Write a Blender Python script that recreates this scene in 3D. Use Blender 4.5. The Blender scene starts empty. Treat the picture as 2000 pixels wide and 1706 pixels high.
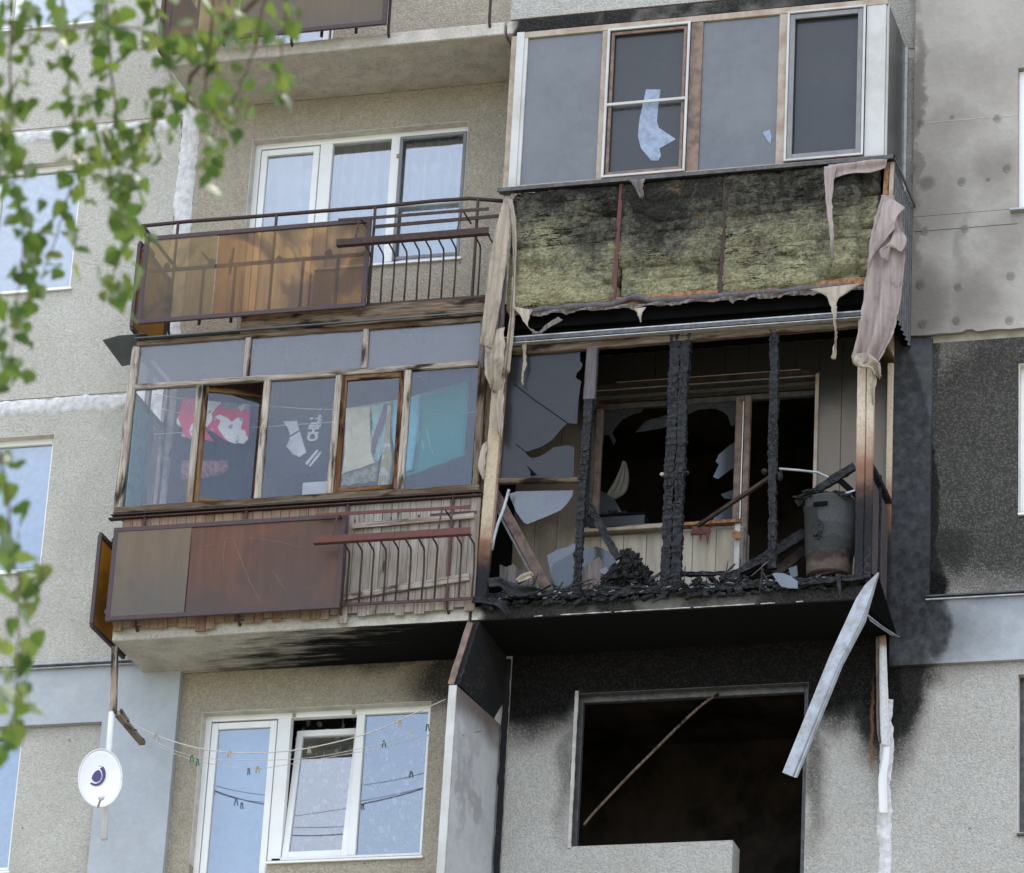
import bpy, bmesh, math, random
from mathutils import Vector, Matrix, noise
from mathutils.geometry import tessellate_polygon
random.seed(7)
rnd = random.random
def ru(a, b): return a + (b - a) * random.random()
SC = bpy.context.scene
COL = SC.collection

# ------------------------------------------------------------ camera
ya, pi_, ro = math.radians(17.258), math.radians(23.838), math.radians(3.280)
FW = Vector((-math.sin(ya) * math.cos(pi_), math.cos(ya) * math.cos(pi_), math.sin(pi_)))
rr = Vector((math.cos(ya), math.sin(ya), 0))
uu = rr.cross(FW)
RT = math.cos(ro) * rr + math.sin(ro) * uu
UP = -math.sin(ro) * rr + math.cos(ro) * uu
CAM = Vector((0, 0, 16.4)) - 36.7 * FW
cd = bpy.data.cameras.new('camera')
cam = bpy.data.objects.new('camera', cd)
COL.objects.link(cam)
cam.matrix_world = Matrix(((RT.x, UP.x, -FW.x, CAM.x), (RT.y, UP.y, -FW.y, CAM.y), (RT.z, UP.z, -FW.z, CAM.z), (0, 0, 0, 1)))
cd.sensor_width = 36
cd.sensor_fit = 'HORIZONTAL'
cd.lens = 8124 / 2000 * 36
cd.clip_start = 0.5
cd.clip_end = 3000
cd.dof.use_dof = True
cd.dof.focus_distance = 36.2
cd.dof.aperture_fstop = 5.6
SC.camera = cam

# ------------------------------------------------------------ sky, sun, exposure
SUN_EL, SUN_AZ = 60, 25          # high behind the building: this front is in open shade
w = bpy.data.worlds.new('World')
SC.world = w
w.use_nodes = True
nt = w.node_tree
nt.nodes.clear()
sky = nt.nodes.new('ShaderNodeTexSky')
sky.sky_type = 'NISHITA'
sky.sun_disc = False
sky.sun_elevation = math.radians(SUN_EL)
sky.sun_rotation = math.radians(SUN_AZ)
sky.dust_density = 2.5
sky.ozone_density = 1.0
bg = nt.nodes.new('ShaderNodeBackground')
bg.inputs['Strength'].default_value = 0.15
out = nt.nodes.new('ShaderNodeOutputWorld')
tc = nt.nodes.new('ShaderNodeTexCoord')
mp = nt.nodes.new('ShaderNodeMapping')
mp.inputs['Scale'].default_value = (1, 1, 2.6)
nz = nt.nodes.new('ShaderNodeTexNoise')
nz.inputs['Scale'].default_value = 2.2
nz.inputs['Detail'].default_value = 3
nz.inputs['Roughness'].default_value = 0.55
rp = nt.nodes.new('ShaderNodeMapRange')
rp.inputs['From Min'].default_value = 0.36
rp.inputs['From Max'].default_value = 0.62
rp.inputs['To Min'].default_value = 0.35
rp.inputs['To Max'].default_value = 0.85
mx = nt.nodes.new('ShaderNodeMixRGB')
mx.inputs['Color2'].default_value = (6.7, 6.5, 6.3, 1)   # thin bright cloud
nt.links.new(tc.outputs['Generated'], mp.inputs['Vector'])
nt.links.new(mp.outputs['Vector'], nz.inputs['Vector'])
nt.links.new(nz.outputs['Fac'], rp.inputs['Value'])
sxy = nt.nodes.new('ShaderNodeSeparateXYZ')          # clouds thicken overhead, the sky clears towards the horizon
nt.links.new(tc.outputs['Generated'], sxy.inputs[0])
rz = nt.nodes.new('ShaderNodeMapRange')
for k_, q_ in zip(('From Min', 'From Max', 'To Min', 'To Max'), (0.35, 0.75, 0.30, 1.0)): rz.inputs[k_].default_value = q_
nt.links.new(sxy.outputs['Z'], rz.inputs['Value'])
mm = nt.nodes.new('ShaderNodeMath'); mm.operation = 'MULTIPLY'
nt.links.new(rp.outputs['Result'], mm.inputs[0]); nt.links.new(rz.outputs['Result'], mm.inputs[1])
nt.links.new(mm.outputs[0], mx.inputs['Fac'])
nt.links.new(sky.outputs['Color'], mx.inputs['Color1'])
nt.links.new(mx.outputs['Color'], bg.inputs['Color'])
nt.links.new(bg.outputs['Background'], out.inputs['Surface'])
sl = bpy.data.lights.new('sun', 'SUN')
sl.energy = 2.0
sl.angle = math.radians(0.53)
sl.color = (1.0, 0.94, 0.84)
sun = bpy.data.objects.new('sun', sl)
COL.objects.link(sun)
el, az = math.radians(SUN_EL), math.radians(SUN_AZ)
sd = Vector((math.sin(az) * math.cos(el), math.cos(az) * math.cos(el), math.sin(el)))
sun.rotation_euler = sd.to_track_quat('Z', 'Y').to_euler()
sun.location = (0, 20, 40)
vs = SC.view_settings
vs.view_transform = 'Standard'
vs.look = 'None'
vs.gamma = 1
vs.use_curve_mapping = False
vs.exposure = 1.92
SC.render.engine = 'CYCLES'
SC.cycles.transparent_max_bounces = 24
SC.cycles.max_bounces = 10

# ------------------------------------------------------------ helpers
WM = {}
def at(x, y, Y):
    """point of the plane Y = const on the sight line of a photo pixel (2000 px wide)"""
    d = FW * 8124 + RT * (x - 1000) - UP * (y - 853)
    return CAM + d * ((Y - CAM.y) / d.y)
def reg(o, M, parent=None):
    if parent is not None:
        o.parent = parent
        o.matrix_parent_inverse = WM[parent.name].inverted()
    o.matrix_basis = M
    WM[o.name] = M.copy()
def tag(o, label=None, cat=None, group=None, kind=None):
    if label: o['label'] = label
    if cat: o['category'] = cat
    if group: o['group'] = group
    if kind: o['kind'] = kind
    return o
def thing(name, label, cat, loc=(0, 0, 0), group=None):
    o = bpy.data.objects.new(name, None)
    o.empty_display_size = 0.1
    COL.objects.link(o)
    reg(o, Matrix.Translation(Vector(loc)))
    return tag(o, label, cat, group)
def link_mesh(name, me, mat, parent, M, smooth=False):
    if mat and not me.materials: me.materials.append(mat)
    if smooth:
        for p in me.polygons: p.use_smooth = True
    o = bpy.data.objects.new(name, me)
    COL.objects.link(o)
    reg(o, M, parent)
    return o
def mesh(name, V, Fc, mat, parent=None, smooth=False, M=None, bevel=0):
    V = [Vector(v) for v in V]
    if M is None:
        c = sum(V, Vector()) / len(V)
        V = [v - c for v in V]
        M = Matrix.Translation(c)
    me = bpy.data.meshes.new(name)
    me.from_pydata(V, [], Fc)
    me.validate()
    bm = bmesh.new(); bm.from_mesh(me)
    bmesh.ops.recalc_face_normals(bm, faces=bm.faces)
    bm.to_mesh(me); bm.free()
    o = link_mesh(name, me, mat, parent, M, smooth)
    if bevel:
        b = o.modifiers.new('b', 'BEVEL'); b.width = bevel; b.segments = 2; b.limit_method = 'ANGLE'
    return o
BOXF = [(0, 1, 3, 2), (4, 6, 7, 5), (0, 4, 5, 1), (2, 3, 7, 6), (0, 2, 6, 4), (1, 5, 7, 3)]
def boxv(x0, x1, y0, y1, z0, z1):
    return [Vector((x, y, z)) for x in (x0, x1) for y in (y0, y1) for z in (z0, z1)]
def box(name, x0, x1, y0, y1, z0, z1, mat, parent=None, bevel=0.003):
    return mesh(name, boxv(x0, x1, y0, y1, z0, z1), BOXF, mat, parent, bevel=bevel)
def boxes(name, L, mat, parent=None, bevel=0.0):
    V, F = [], []
    for b in L:
        k = len(V); V += boxv(*b); F += [tuple(i + k for i in f) for f in BOXF]
    return mesh(name, V, F, mat, parent, bevel=bevel)
def frame_for(p1, p2, hint=Vector((0, -1, 0))):
    z = (p2 - p1).normalized()
    y = hint - z * hint.dot(z)
    if y.length < 1e-4: y = Vector((1, 0, 0))
    y.normalize()
    x = y.cross(z)
    c = (p1 + p2) / 2
    return Matrix(((x.x, y.x, z.x, c.x), (x.y, y.y, z.y, c.y), (x.z, y.z, z.z, c.z), (0, 0, 0, 1)))
def bar(name, p1, p2, wd, dp, mat, parent=None, hint=Vector((0, -1, 0)), rough=0.0, seg=0.05, wob=0.0, ch=None, char=0, taper=(1, 1)):
    """squared length with chamfered edges; local Z runs along it"""
    p1, p2 = Vector(p1), Vector(p2)
    L = (p2 - p1).length
    M = frame_for(p1, p2, hint)
    c = min(wd, dp) * 0.12 if ch is None else ch
    a, b = wd / 2, dp / 2
    if char:
        ring = []
        k = 5
        for (ax, ay, bx, by) in ((-a, -b, a, -b), (a, -b, a, b), (a, b, -a, b), (-a, b, -a, -b)):
            for i in range(k): ring.append((ax + (bx - ax) * i / k, ay + (by - ay) * i / k))
    else:
        ring = [(-a + c, -b), (a - c, -b), (a, -b + c), (a, b - c), (a - c, b), (-a + c, b), (-a, b - c), (-a, -b + c)]
    n = max(1, int(L / seg)) if (rough or wob or char) else 1
    m = len(ring)
    s = rnd() * 50
    V, F = [], []
    cracks = []
    if char:
        for j in range(m // 5 * 1 + 3):
            zz = -L / 2
            while zz < L / 2:
                zz += ru(0.03, 0.10); cracks.append((j % 4, zz))
    for i in range(n + 1):
        t = i / n; z = -L / 2 + L * t
        ox = wob * noise.noise(Vector((z * 1.3, s, 0))); oy = wob * noise.noise(Vector((z * 1.3, s, 9)))
        tp = taper[0] + (taper[1] - taper[0]) * t
        for j, (x, y) in enumerate(ring):
            q = Vector((x * 7, y * 7, z * 9 + s))
            k = 1 + (rough * (noise.noise(q * 1.5) + 0.5 * noise.noise(q * 5)) / max(a, b) if rough else 0)
            if char:
                side = j // 5
                g = 0
                for (sd_, zc) in cracks:
                    if sd_ == side and abs(z - zc) < seg * 0.9: g = char
                k -= g / max(a, b)
                if j % 5 == 2 and side % 2 == 0: k -= char * 0.7 / max(a, b)
                k -= 0.30 * max(0, noise.noise(Vector((side * 5, s, z * 4.5)))) + 0.22 * max(0, noise.noise(Vector((j * .8, s, z * 14))) - .1)
            V.append((x * k * tp + ox, y * k * tp + oy, z))
    for i in range(n):
        for j in range(m):
            F.append((i * m + j, i * m + (j + 1) % m, (i + 1) * m + (j + 1) % m, (i + 1) * m + j))
    F.append(tuple(reversed(range(m)))); F.append(tuple(n * m + j for j in range(m)))
    return mesh(name, V, F, mat, parent, M=M)
def tube(name, pts, r, mat, parent=None, n=7, closed=True, r2=None):
    pts = [Vector(p) for p in pts]
    V, F = [], []
    up = Vector((0.13, 0.27, 0.95)).normalized()
    for i, p in enumerate(pts):
        d = (pts[min(i + 1, len(pts) - 1)] - pts[max(i - 1, 0)]).normalized()
        x = d.cross(up)
        if x.length < 0.05: x = d.cross(Vector((1, 0, 0)))
        x.normalize(); y = x.cross(d)
        rad = r if r2 is None else r + (r2 - r) * i / (len(pts) - 1)
        for k in range(n):
            a = 2 * math.pi * k / n
            V.append(p + x * rad * math.cos(a) + y * rad * math.sin(a))
    for i in range(len(pts) - 1):
        for k in range(n):
            F.append((i * n + k, i * n + (k + 1) % n, (i + 1) * n + (k + 1) % n, (i + 1) * n + k))
    F.append(tuple(reversed(range(n)))); F.append(tuple((len(pts) - 1) * n + k for k in range(n)))
    return mesh(name, V, F, mat, parent, smooth=True)
def prism(name, P3, depth, mat, parent=None, bevel=0):
    """outline of 3-D points with a real thickness (a vector)"""
    depth = Vector(depth); n = len(P3)
    P3 = [Vector(p) for p in P3]
    tri = tessellate_polygon([P3])
    V = P3 + [p + depth for p in P3]
    F = [tuple(t) for t in tri] + [tuple(i + n for i in reversed(t)) for t in tri]
    F += [(i, (i + 1) % n, n + (i + 1) % n, n + i) for i in range(n)]
    return mesh(name, V, F, mat, parent, bevel=bevel)
def pp(name, pts, Y, th, mat, parent=None):
    """photo outline at plane Y; a third number in a point overrides Y"""
    return prism(name, [at(p[0], p[1], p[2] if len(p) > 2 else Y) for p in pts], (0, th, 0), mat, parent)
def cr(pts, n):
    """catmull-rom through pts, n samples"""
    pts = [Vector(p) for p in pts]
    out = []
    m = len(pts) - 1
    for i in range(n):
        t = i / (n - 1) * m; k = min(int(t), m - 1); u = t - k
        p0, p1, p2, p3 = pts[max(k - 1, 0)], pts[k], pts[k + 1], pts[min(k + 2, m)]
        out.append(0.5 * ((2 * p1) + (p2 - p0) * u + (2 * p0 - 5 * p1 + 4 * p2 - p3) * u * u + (3 * p1 - p0 - 3 * p2 + p3) * u ** 3))
    return out
def sheet(name, left, right, mat, parent=None, nu=30, nv=12, fold=0.02, nf=2.5, th=0.003, rough=0.004, phase=0.0, rag=0.0):
    """soft sheet between two edge curves (photo px, px, plane Y), with folds"""
    A = cr([at(*p) for p in left], nu); B = cr([at(*p) for p in right], nu)
    V, F = [], []
    s = rnd() * 40
    for i in range(nu):
        for j in range(nv):
            v = j / (nv - 1)
            p = A[i].lerp(B[i], v)
            fo = fold * math.sin(v * nf * 2 * math.pi + phase + i * 0.05) * min(1, (0.15 + i / nu))
            p = p + Vector((0, -fo, 0)) + rough * noise.noise_vector(p * 9 + Vector((s, 0, 0)))
            if rag and j in (0, nv - 1): p.x += rag * (noise.noise(Vector((i * .55, s, j))) + .6 * noise.noise(Vector((i * 1.7, s, j))))
            if rag and i == nu - 1: p.z += rag * 2.2 * noise.noise(Vector((j * .9, s, 3)))
            V.append(p)
    for i in range(nu - 1):
        for j in range(nv - 1):
            F.append((i * nv + j, i * nv + j + 1, (i + 1) * nv + j + 1, (i + 1) * nv + j))
    o = mesh(name, V, F, mat, parent, smooth=True)
    m = o.modifiers.new('s', 'SOLIDIFY'); m.thickness = th; m.offset = 0
    return o
def lump(name, c, r, mat, parent=None, sub=3, amp=0.35, sc=(1, 1, 1), freq=2.2, smooth=False):
    bm = bmesh.new()
    bmesh.ops.create_icosphere(bm, subdivisions=sub, radius=1)
    s = Vector((rnd() * 30, rnd() * 30, rnd() * 30))
    V = []
    for v in bm.verts:
        k = 1 + amp * (noise.noise(v.co * freq + s) + 0.5 * noise.noise(v.co * freq * 2.7 + s) + 0.3 * noise.noise(v.co * freq * 7 + s))
        V.append(Vector((v.co.x * sc[0], v.co.y * sc[1], v.co.z * sc[2])) * r * k + Vector(c))
    F = [tuple(v.index for v in f.verts) for f in bm.faces]
    bm.free()
    return mesh(name, V, F, mat, parent, smooth=smooth)
def join_lumps(name, items, mat, parent=None):
    """many lumps/shards in one mesh: items (centre, size vector, kind)"""
    V, F = [], []
    for c, sz, kd in items:
        bm = bmesh.new()
        if kd == 's': bmesh.ops.create_icosphere(bm, subdivisions=2, radius=1)
        else:
            bmesh.ops.create_cube(bm, size=2)
            bmesh.ops.subdivide_edges(bm, edges=bm.edges[:], cuts=2, use_grid_fill=True)
        s = Vector((rnd() * 30, rnd() * 30, rnd() * 30))
        R = Matrix.Rotation(ru(-1, 1) * (0.5 if kd == 'p' else 3), 3, 'X') @ Matrix.Rotation(ru(-1, 1) * (0.5 if kd == 'p' else 3), 3, 'Y') @ Matrix.Rotation(ru(-.4, .4), 3, 'Z')
        k0 = len(V)
        for v in bm.verts:
            k = 1 + 0.4 * noise.noise(v.co * 2 + s)
            q = Vector((v.co.x * sz[0], v.co.y * sz[1], v.co.z * sz[2])) * k
            V.append(R @ q + Vector(c))
        F += [tuple(v.index + k0 for v in f.verts) for f in bm.faces]
        bm.free()
    return mesh(name, V, F, mat, parent)

# ------------------------------------------------------------ materials
class M_:
    def __init__(s, name):
        s.m = bpy.data.materials.new(name)
        s.m.use_nodes = True
        s.t = s.m.node_tree
        s.b = s.t.nodes['Principled BSDF']
        s.out = s.t.nodes['Material Output']
        s.b.inputs['Roughness'].default_value = 0.8
        s.b.inputs['Specular IOR Level'].default_value = 0.06
    def n(s, ty, **kw):
        o = s.t.nodes.new(ty)
        for k, v in kw.items():
            if k in o.inputs: o.inputs[k].default_value = v
            else: setattr(o, k, v)
        return o
    def l(s, a, b): s.t.links.new(a, b)
    def pos(s, scale=(1, 1, 1), obj=False):
        g = s.n('ShaderNodeTexCoord').outputs['Object'] if obj else s.n('ShaderNodeNewGeometry').outputs['Position']
        m = s.n('ShaderNodeMapping'); m.inputs['Scale'].default_value = scale
        s.l(g, m.inputs['Vector'])
        return m.outputs['Vector']
    def noise(s, vec, scale, detail=4, rough=0.55, dist=0.0):
        o = s.n('ShaderNodeTexNoise', Scale=scale, Detail=detail, Roughness=rough, Distortion=dist)
        s.l(vec, o.inputs['Vector']); return o.outputs['Fac']
    def vor(s, vec, scale, feature='F1', outp='Distance', rnd_=1.0):
        o = s.n('ShaderNodeTexVoronoi', Scale=scale, feature=feature)
        o.inputs['Randomness'].default_value = rnd_
        s.l(vec, o.inputs['Vector']); return o.outputs[outp]
    def ramp(s, fac, stops):
        o = s.n('ShaderNodeValToRGB'); e = o.color_ramp.elements
        while len(e) < len(stops): e.new(0.5)
        for i, (p, c) in enumerate(stops):
            e[i].position = p
            e[i].color = (c, c, c, 1) if not isinstance(c, tuple) else (*c, 1)
        s.l(fac, o.inputs['Fac']); return o.outputs['Color']
    def rng(s, v, a, b, c=0.0, d=1.0, smooth=True):
        o = s.n('ShaderNodeMapRange')
        if smooth: o.interpolation_type = 'SMOOTHSTEP'
        for k, q in zip(('From Min', 'From Max', 'To Min', 'To Max'), (a, b, c, d)): o.inputs[k].default_value = q
        s.l(v, o.inputs['Value']); return o.outputs['Result']
    def math(s, op, a, b=None, c=None):
        o = s.n('ShaderNodeMath', operation=op)
        for i, q in enumerate((a, b, c)):
            if q is None: continue
            if isinstance(q, (int, float)): o.inputs[i].default_value = q
            else: s.l(q, o.inputs[i])
        return o.outputs[0]
    def mix(s, fac, a, b, mode='MIX'):
        o = s.n('ShaderNodeMixRGB', blend_type=mode)
        for k, q in (('Fac', fac), ('Color1', a), ('Color2', b)):
            if isinstance(q, (int, float)): o.inputs[k].default_value = q
            elif isinstance(q, tuple): o.inputs[k].default_value = (*q, 1)
            else: s.l(q, o.inputs[k])
        return o.outputs['Color']
    def bump(s, h, strength, dist=0.01, prev=None):
        o = s.n('ShaderNodeBump', Strength=strength, Distance=dist)
        s.l(h, o.inputs['Height'])
        if prev is not None: s.l(prev, o.inputs['Normal'])
        return o.outputs['Normal']
    def col(s, c):
        if isinstance(c, tuple): s.b.inputs['Base Color'].default_value = (*c, 1)
        else: s.l(c, s.b.inputs['Base Color'])
    def nrm(s, n_): s.l(n_, s.b.inputs['Normal'])
    def ro(s, v):
        if isinstance(v, (int, float)): s.b.inputs['Roughness'].default_value = v
        else: s.l(v, s.b.inputs['Roughness'])
    def blobs(s, L, wob=0.25, wscale=1.6, streak=None):
        """stain mask: the union of soft-edged ellipses (x, z, rx, rz, inner, strength) with a noisy border, in world metres"""
        g = s.n('ShaderNodeNewGeometry').outputs['Position']
        nz_ = s.n('ShaderNodeTexNoise', Scale=wscale, Detail=7, Roughness=0.62)
        if streak:
            mpp = s.n('ShaderNodeMapping'); mpp.inputs['Scale'].default_value = streak
            s.l(g, mpp.inputs['Vector']); s.l(mpp.outputs['Vector'], nz_.inputs['Vector'])
        else: s.l(g, nz_.inputs['Vector'])
        sb = s.n('ShaderNodeVectorMath', operation='SUBTRACT'); s.l(nz_.outputs['Color'], sb.inputs[0]); sb.inputs[1].default_value = (.5, .5, .5)
        sc_ = s.n('ShaderNodeVectorMath', operation='SCALE'); s.l(sb.outputs[0], sc_.inputs[0]); sc_.inputs['Scale'].default_value = wob * 2.2
        ad = s.n('ShaderNodeVectorMath', operation='ADD'); s.l(g, ad.inputs[0]); s.l(sc_.outputs[0], ad.inputs[1])
        res = None
        for (x, z, rx, rz, inner, st) in L:
            o = s.n('ShaderNodeVectorMath', operation='SUBTRACT'); s.l(ad.outputs[0], o.inputs[0]); o.inputs[1].default_value = (x, 0, z)
            o2 = s.n('ShaderNodeVectorMath', operation='MULTIPLY'); s.l(o.outputs[0], o2.inputs[0]); o2.inputs[1].default_value = (1 / rx, 0, 1 / rz)
            ln = s.n('ShaderNodeVectorMath', operation='LENGTH'); s.l(o2.outputs[0], ln.inputs[0])
            v = s.rng(ln.outputs['Value'], inner, 1.0, st, 0.0)
            res = v if res is None else s.math('MAXIMUM', res, v)
        return res

# soot left on the facade by the fire (world x, z, radii, inner, strength)
SOOT_WALL = [
    # the bay below the burnt balcony
    (1.7, 14.3, 3.2, 0.80, 0.50, 1.0), (0.3, 14.15, 0.95, 0.85, 0.45, 1.0), (2.98, 14.1, 0.8, 0.85, 0.45, 1.0), (0.64, 13.3, 0.14, 1.0, 0.1, 0.6),
    (2.80, 13.2, 0.16, 1.2, 0.1, 0.72), (-0.35, 14.15, 0.75, 0.42, 0.3, 0.9), (-0.9, 14.35, 1.5, 0.17, 0.2, 0.75),
    (3.38, 13.8, 0.5, 0.85, 0.3, 1.0), (3.62, 13.98, 0.42, 0.28, 0.3, 0.9),
    # pier and pebbledash on the right
    (3.95, 15.1, 0.72, 0.75, 0.15, 0.93), (3.85, 16.2, 0.80, 1.6, 0.2, 0.84), (4.05, 15.8, 0.62, 1.5, 0.1, 0.84), (4.5, 16.8, 1.4, 0.6, 0.2, 0.86), (4.35, 16.1, 0.9, 1.5, 0.1, 0.72), (4.25, 15.2, .7, .8, .1, .84), (4.35, 15.9, 1.25, 1.75, .55, .885),
    (3.4, 15.2, 0.55, 2.4, 0.75, 0.975), (3.5, 16.6, 0.5, 1.4, 0.6, 0.88), (3.4, 14.65, 0.62, 0.62, 0.72, 1.0), (3.82, 14.35, 0.22, 0.55, 0.35, 0.97), (4.2, 14.64, 0.6, 0.07, 0.2, 0.6),
]
def stains_dark(m, base, vec, amt=0.25):
    n1 = m.noise(vec, 1.3, 6, 0.65)
    n2 = m.noise(vec, 6.0, 6, 0.6)
    f = m.rng(n1, 0.35, 0.7, 0, 1)
    c = m.mix(m.math('MULTIPLY', f, amt), base, (0.26, 0.24, 0.20))
    return m.mix(m.math('MULTIPLY', m.rng(n2, 0.45, 0.75), amt * 0.6), c, (0.5, 0.48, 0.42))
def mk_pebble(name, c1, c2, dark=0.2, bump=0.9, streak=None):
    m = M_(name)
    v = m.pos()
    d = m.vor(v, 75); cc = m.vor(v, 75, outp='Color')
    fine = m.noise(v, 130, 4, 0.7); med = m.noise(v, 22, 5, 0.65)
    sep = m.n('ShaderNodeSeparateColor'); m.l(cc, sep.inputs[0])
    base = m.mix(m.rng(sep.outputs[0], 0, 1, 0, 1, False), c1, c2)
    base = m.mix(m.math('MULTIPLY', m.rng(med, .5, .7), 0.5), base, tuple(q * 0.62 for q in c1))
    base = stains_dark(m, base, v, dark)
    # tiny dark pits
    pits = m.rng(m.vor(v, 3.4, outp='Distance'), 0.02, 0.05, 0.7, 0)
    base = m.mix(pits, base, (0.1, 0.09, 0.08))
    st = m.blobs(SOOT_WALL, 0.13, 2.4)
    # clean grit shows through where the soot is thin
    sp = m.rng(m.math('ADD', m.math('MULTIPLY', fine, 0.7), m.math('MULTIPLY', sep.outputs[1], 0.45)), 0.58, 0.80, 0, 1)
    keep = m.math('MULTIPLY', sp, m.rng(st, 0.80, 0.97, 0.26, 0.035))
    f = m.math('MULTIPLY', st, m.math('SUBTRACT', 1.0, keep))
    base = m.mix(f, base, m.ramp(f, [(0.0, (0.15, 0.10, 0.075)), (.55, (0.05, 0.037, 0.03)), (.85, (0.0085, 0.008, 0.0078))]))
    if streak: base = m.mix(m.blobs(streak, .03, 9.0), base, (.22, .11, .05))
    m.col(base)
    h = m.math('ADD', m.math('MULTIPLY', d, -0.8), m.math('ADD', m.math('MULTIPLY', fine, 0.8), m.math('MULTIPLY', med, 1.2)))
    m.nrm(m.bump(h, bump, 0.014))
    m.ro(0.9)
    return m.m
def mk_paint(name, c, extra=None, soot=True, streaky=False):
    m = M_(name)
    v = m.pos()
    n1 = m.noise(v, 2.3, 7, 0.65); n2 = m.noise(v, 14, 6, 0.65); n3 = m.noise(v, 60, 3, 0.6)
    base = m.mix(m.math('MULTIPLY', m.rng(n1, .3, .75), 0.6), c, tuple(q * 0.72 for q in c))
    base = m.mix(m.math('MULTIPLY', m.rng(n2, .45, .7), 0.22), base, tuple(min(1, q * 1.25) for q in c))
    if extra:
        for (L, colr, wob) in extra:
            base = m.mix(m.blobs(L, wob, 3.0), base, colr)
    if soot:
        base = m.mix(m.math('MULTIPLY', m.blobs(SOOT_WALL, 0.16, 1.8), m.rng(n2, .2, .9, 1.0, 0.86)), base, (0.016, 0.016, 0.018))
    m.col(base)
    m.nrm(m.bump(m.math('ADD', m.math('MULTIPLY', n1, 3.0), m.math('ADD', n2, m.math('MULTIPLY', n3, .4))), 0.35, 0.012))
    m.ro(0.75)
    return m.m
MAT = {}
MAT['pebble'] = mk_pebble('pebbledash', (0.60, 0.585, 0.545), (0.46, 0.44, 0.395), 0.26)
MAT['pebble_bay'] = mk_pebble('pebbledash_bay', (0.50, 0.445, 0.36), (0.34, 0.295, 0.235), 0.32)
MAT['pebble_right'] = mk_pebble('pebbledash_grey', (0.53, 0.515, 0.49), (0.38, 0.365, 0.345), 0.22, streak=[(at(1703, 1420, 0).x, 13.55, .022, .55, .0, .9), (at(1703, 1480, 0).x, 13.25, .03, .18, .0, .9)])
MAT['paint'] = mk_paint('grey_blue_facade_paint', (0.40, 0.43, 0.47))
def anchors(z0):
    return None
INS_SPOTS = [(at(x, y, -0.07), r) for x, y, r in ((1800, 242, .05), (1948, 233, .05), (1783, 331, .055), (1967, 331, .055), (1879, 357, .055), (1807, 454, .055), (1886, 448, .05), (1798, 559, .06), (1872, 562, .05), (1974, 541, .055), (1803, 635, .06), (1869, 628, .055), (1972, 628, .055), (1930, 354, .03), (1811, 360, .10), (1860, 232, .0301))]
INS = [(p.x, p.z, r, r, 0.35, 0.5) for p, r in INS_SPOTS]
BIGS = [(3.75, 18.4, 0.5, 0.9, 0.1, 0.5), (4.25, 18.6, 0.4, 0.5, 0.1, 0.5), (3.65, 17.3, 0.5, 0.8, 0.2, 0.72), (4.1, 17.35, 0.5, 0.6, 0.1, 0.6), (3.9, 19.1, .5, .4, .1, .35), (4.35, 17.9, .3, .5, .1, .4), (3.58, 18.7, 0.12, 2.2, 0.4, 0.7), (4.3, 19.6, 0.9, 0.5, .1, .25), (4.0, 17.9, 0.1, 1.3, 0.1, 0.4)]
MAT['insul'] = mk_paint('insulated_panel_render', (0.40, 0.372, 0.345), [(BIGS, (0.105, 0.092, 0.082), 0.22), (INS, (0.055, 0.050, 0.048), 0.012)], soot=False)
def mk_concrete():
    m = M_('slab_concrete')
    v = m.pos()
    n1 = m.noise(v, 5, 7, .65); n2 = m.noise(v, 40, 5, .65)
    vs_ = m.pos((1.2, 7, 7)); n3 = m.noise(vs_, 1.6, 8, .7)
    base = m.mix(m.rng(n1, .3, .75), (0.52, 0.485, 0.44), (0.36, 0.335, 0.30))
    base = m.mix(m.math('MULTIPLY', m.rng(n2, .5, .75), .5), base, (0.19, 0.165, 0.14))
    # soot washed under the slab: streaky, thick on the burnt side; the front edge stays cleaner
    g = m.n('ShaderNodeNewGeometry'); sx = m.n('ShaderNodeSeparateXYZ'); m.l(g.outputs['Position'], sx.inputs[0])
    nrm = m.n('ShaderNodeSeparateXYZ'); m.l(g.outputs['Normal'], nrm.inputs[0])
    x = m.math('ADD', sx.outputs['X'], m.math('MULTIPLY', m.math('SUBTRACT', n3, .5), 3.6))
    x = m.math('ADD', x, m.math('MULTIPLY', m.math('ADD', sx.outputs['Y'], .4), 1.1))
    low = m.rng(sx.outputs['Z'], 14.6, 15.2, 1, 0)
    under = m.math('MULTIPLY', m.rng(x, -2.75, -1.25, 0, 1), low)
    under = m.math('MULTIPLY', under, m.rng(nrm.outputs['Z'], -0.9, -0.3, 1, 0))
    xe = m.math('ADD', sx.outputs['X'], m.math('MULTIPLY', m.math('SUBTRACT', n1, .5), .25))
    edge = m.rng(xe, 0.02, 0.12, 0, 0.985)
    edge = m.math('MULTIPLY', edge, m.rng(n2, .35, .8, 1, .90))
    brown = m.math('MULTIPLY', m.rng(m.noise(v, 3.1, 5, .6), .42, .66), m.math('MULTIPLY', m.rng(xe, .7, .9), m.rng(xe, 2.9, 2.3)))
    edge = m.math('MULTIPLY', edge, m.math('SUBTRACT', 1.0, m.math('MULTIPLY', brown, .22)))
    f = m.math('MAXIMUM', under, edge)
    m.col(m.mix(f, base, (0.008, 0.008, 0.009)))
    m.nrm(m.bump(m.math('ADD', m.math('MULTIPLY', n1, 2), n2), .55, .012))
    m.ro(.88)
    return m.m
MAT['slab'] = mk_concrete()
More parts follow.
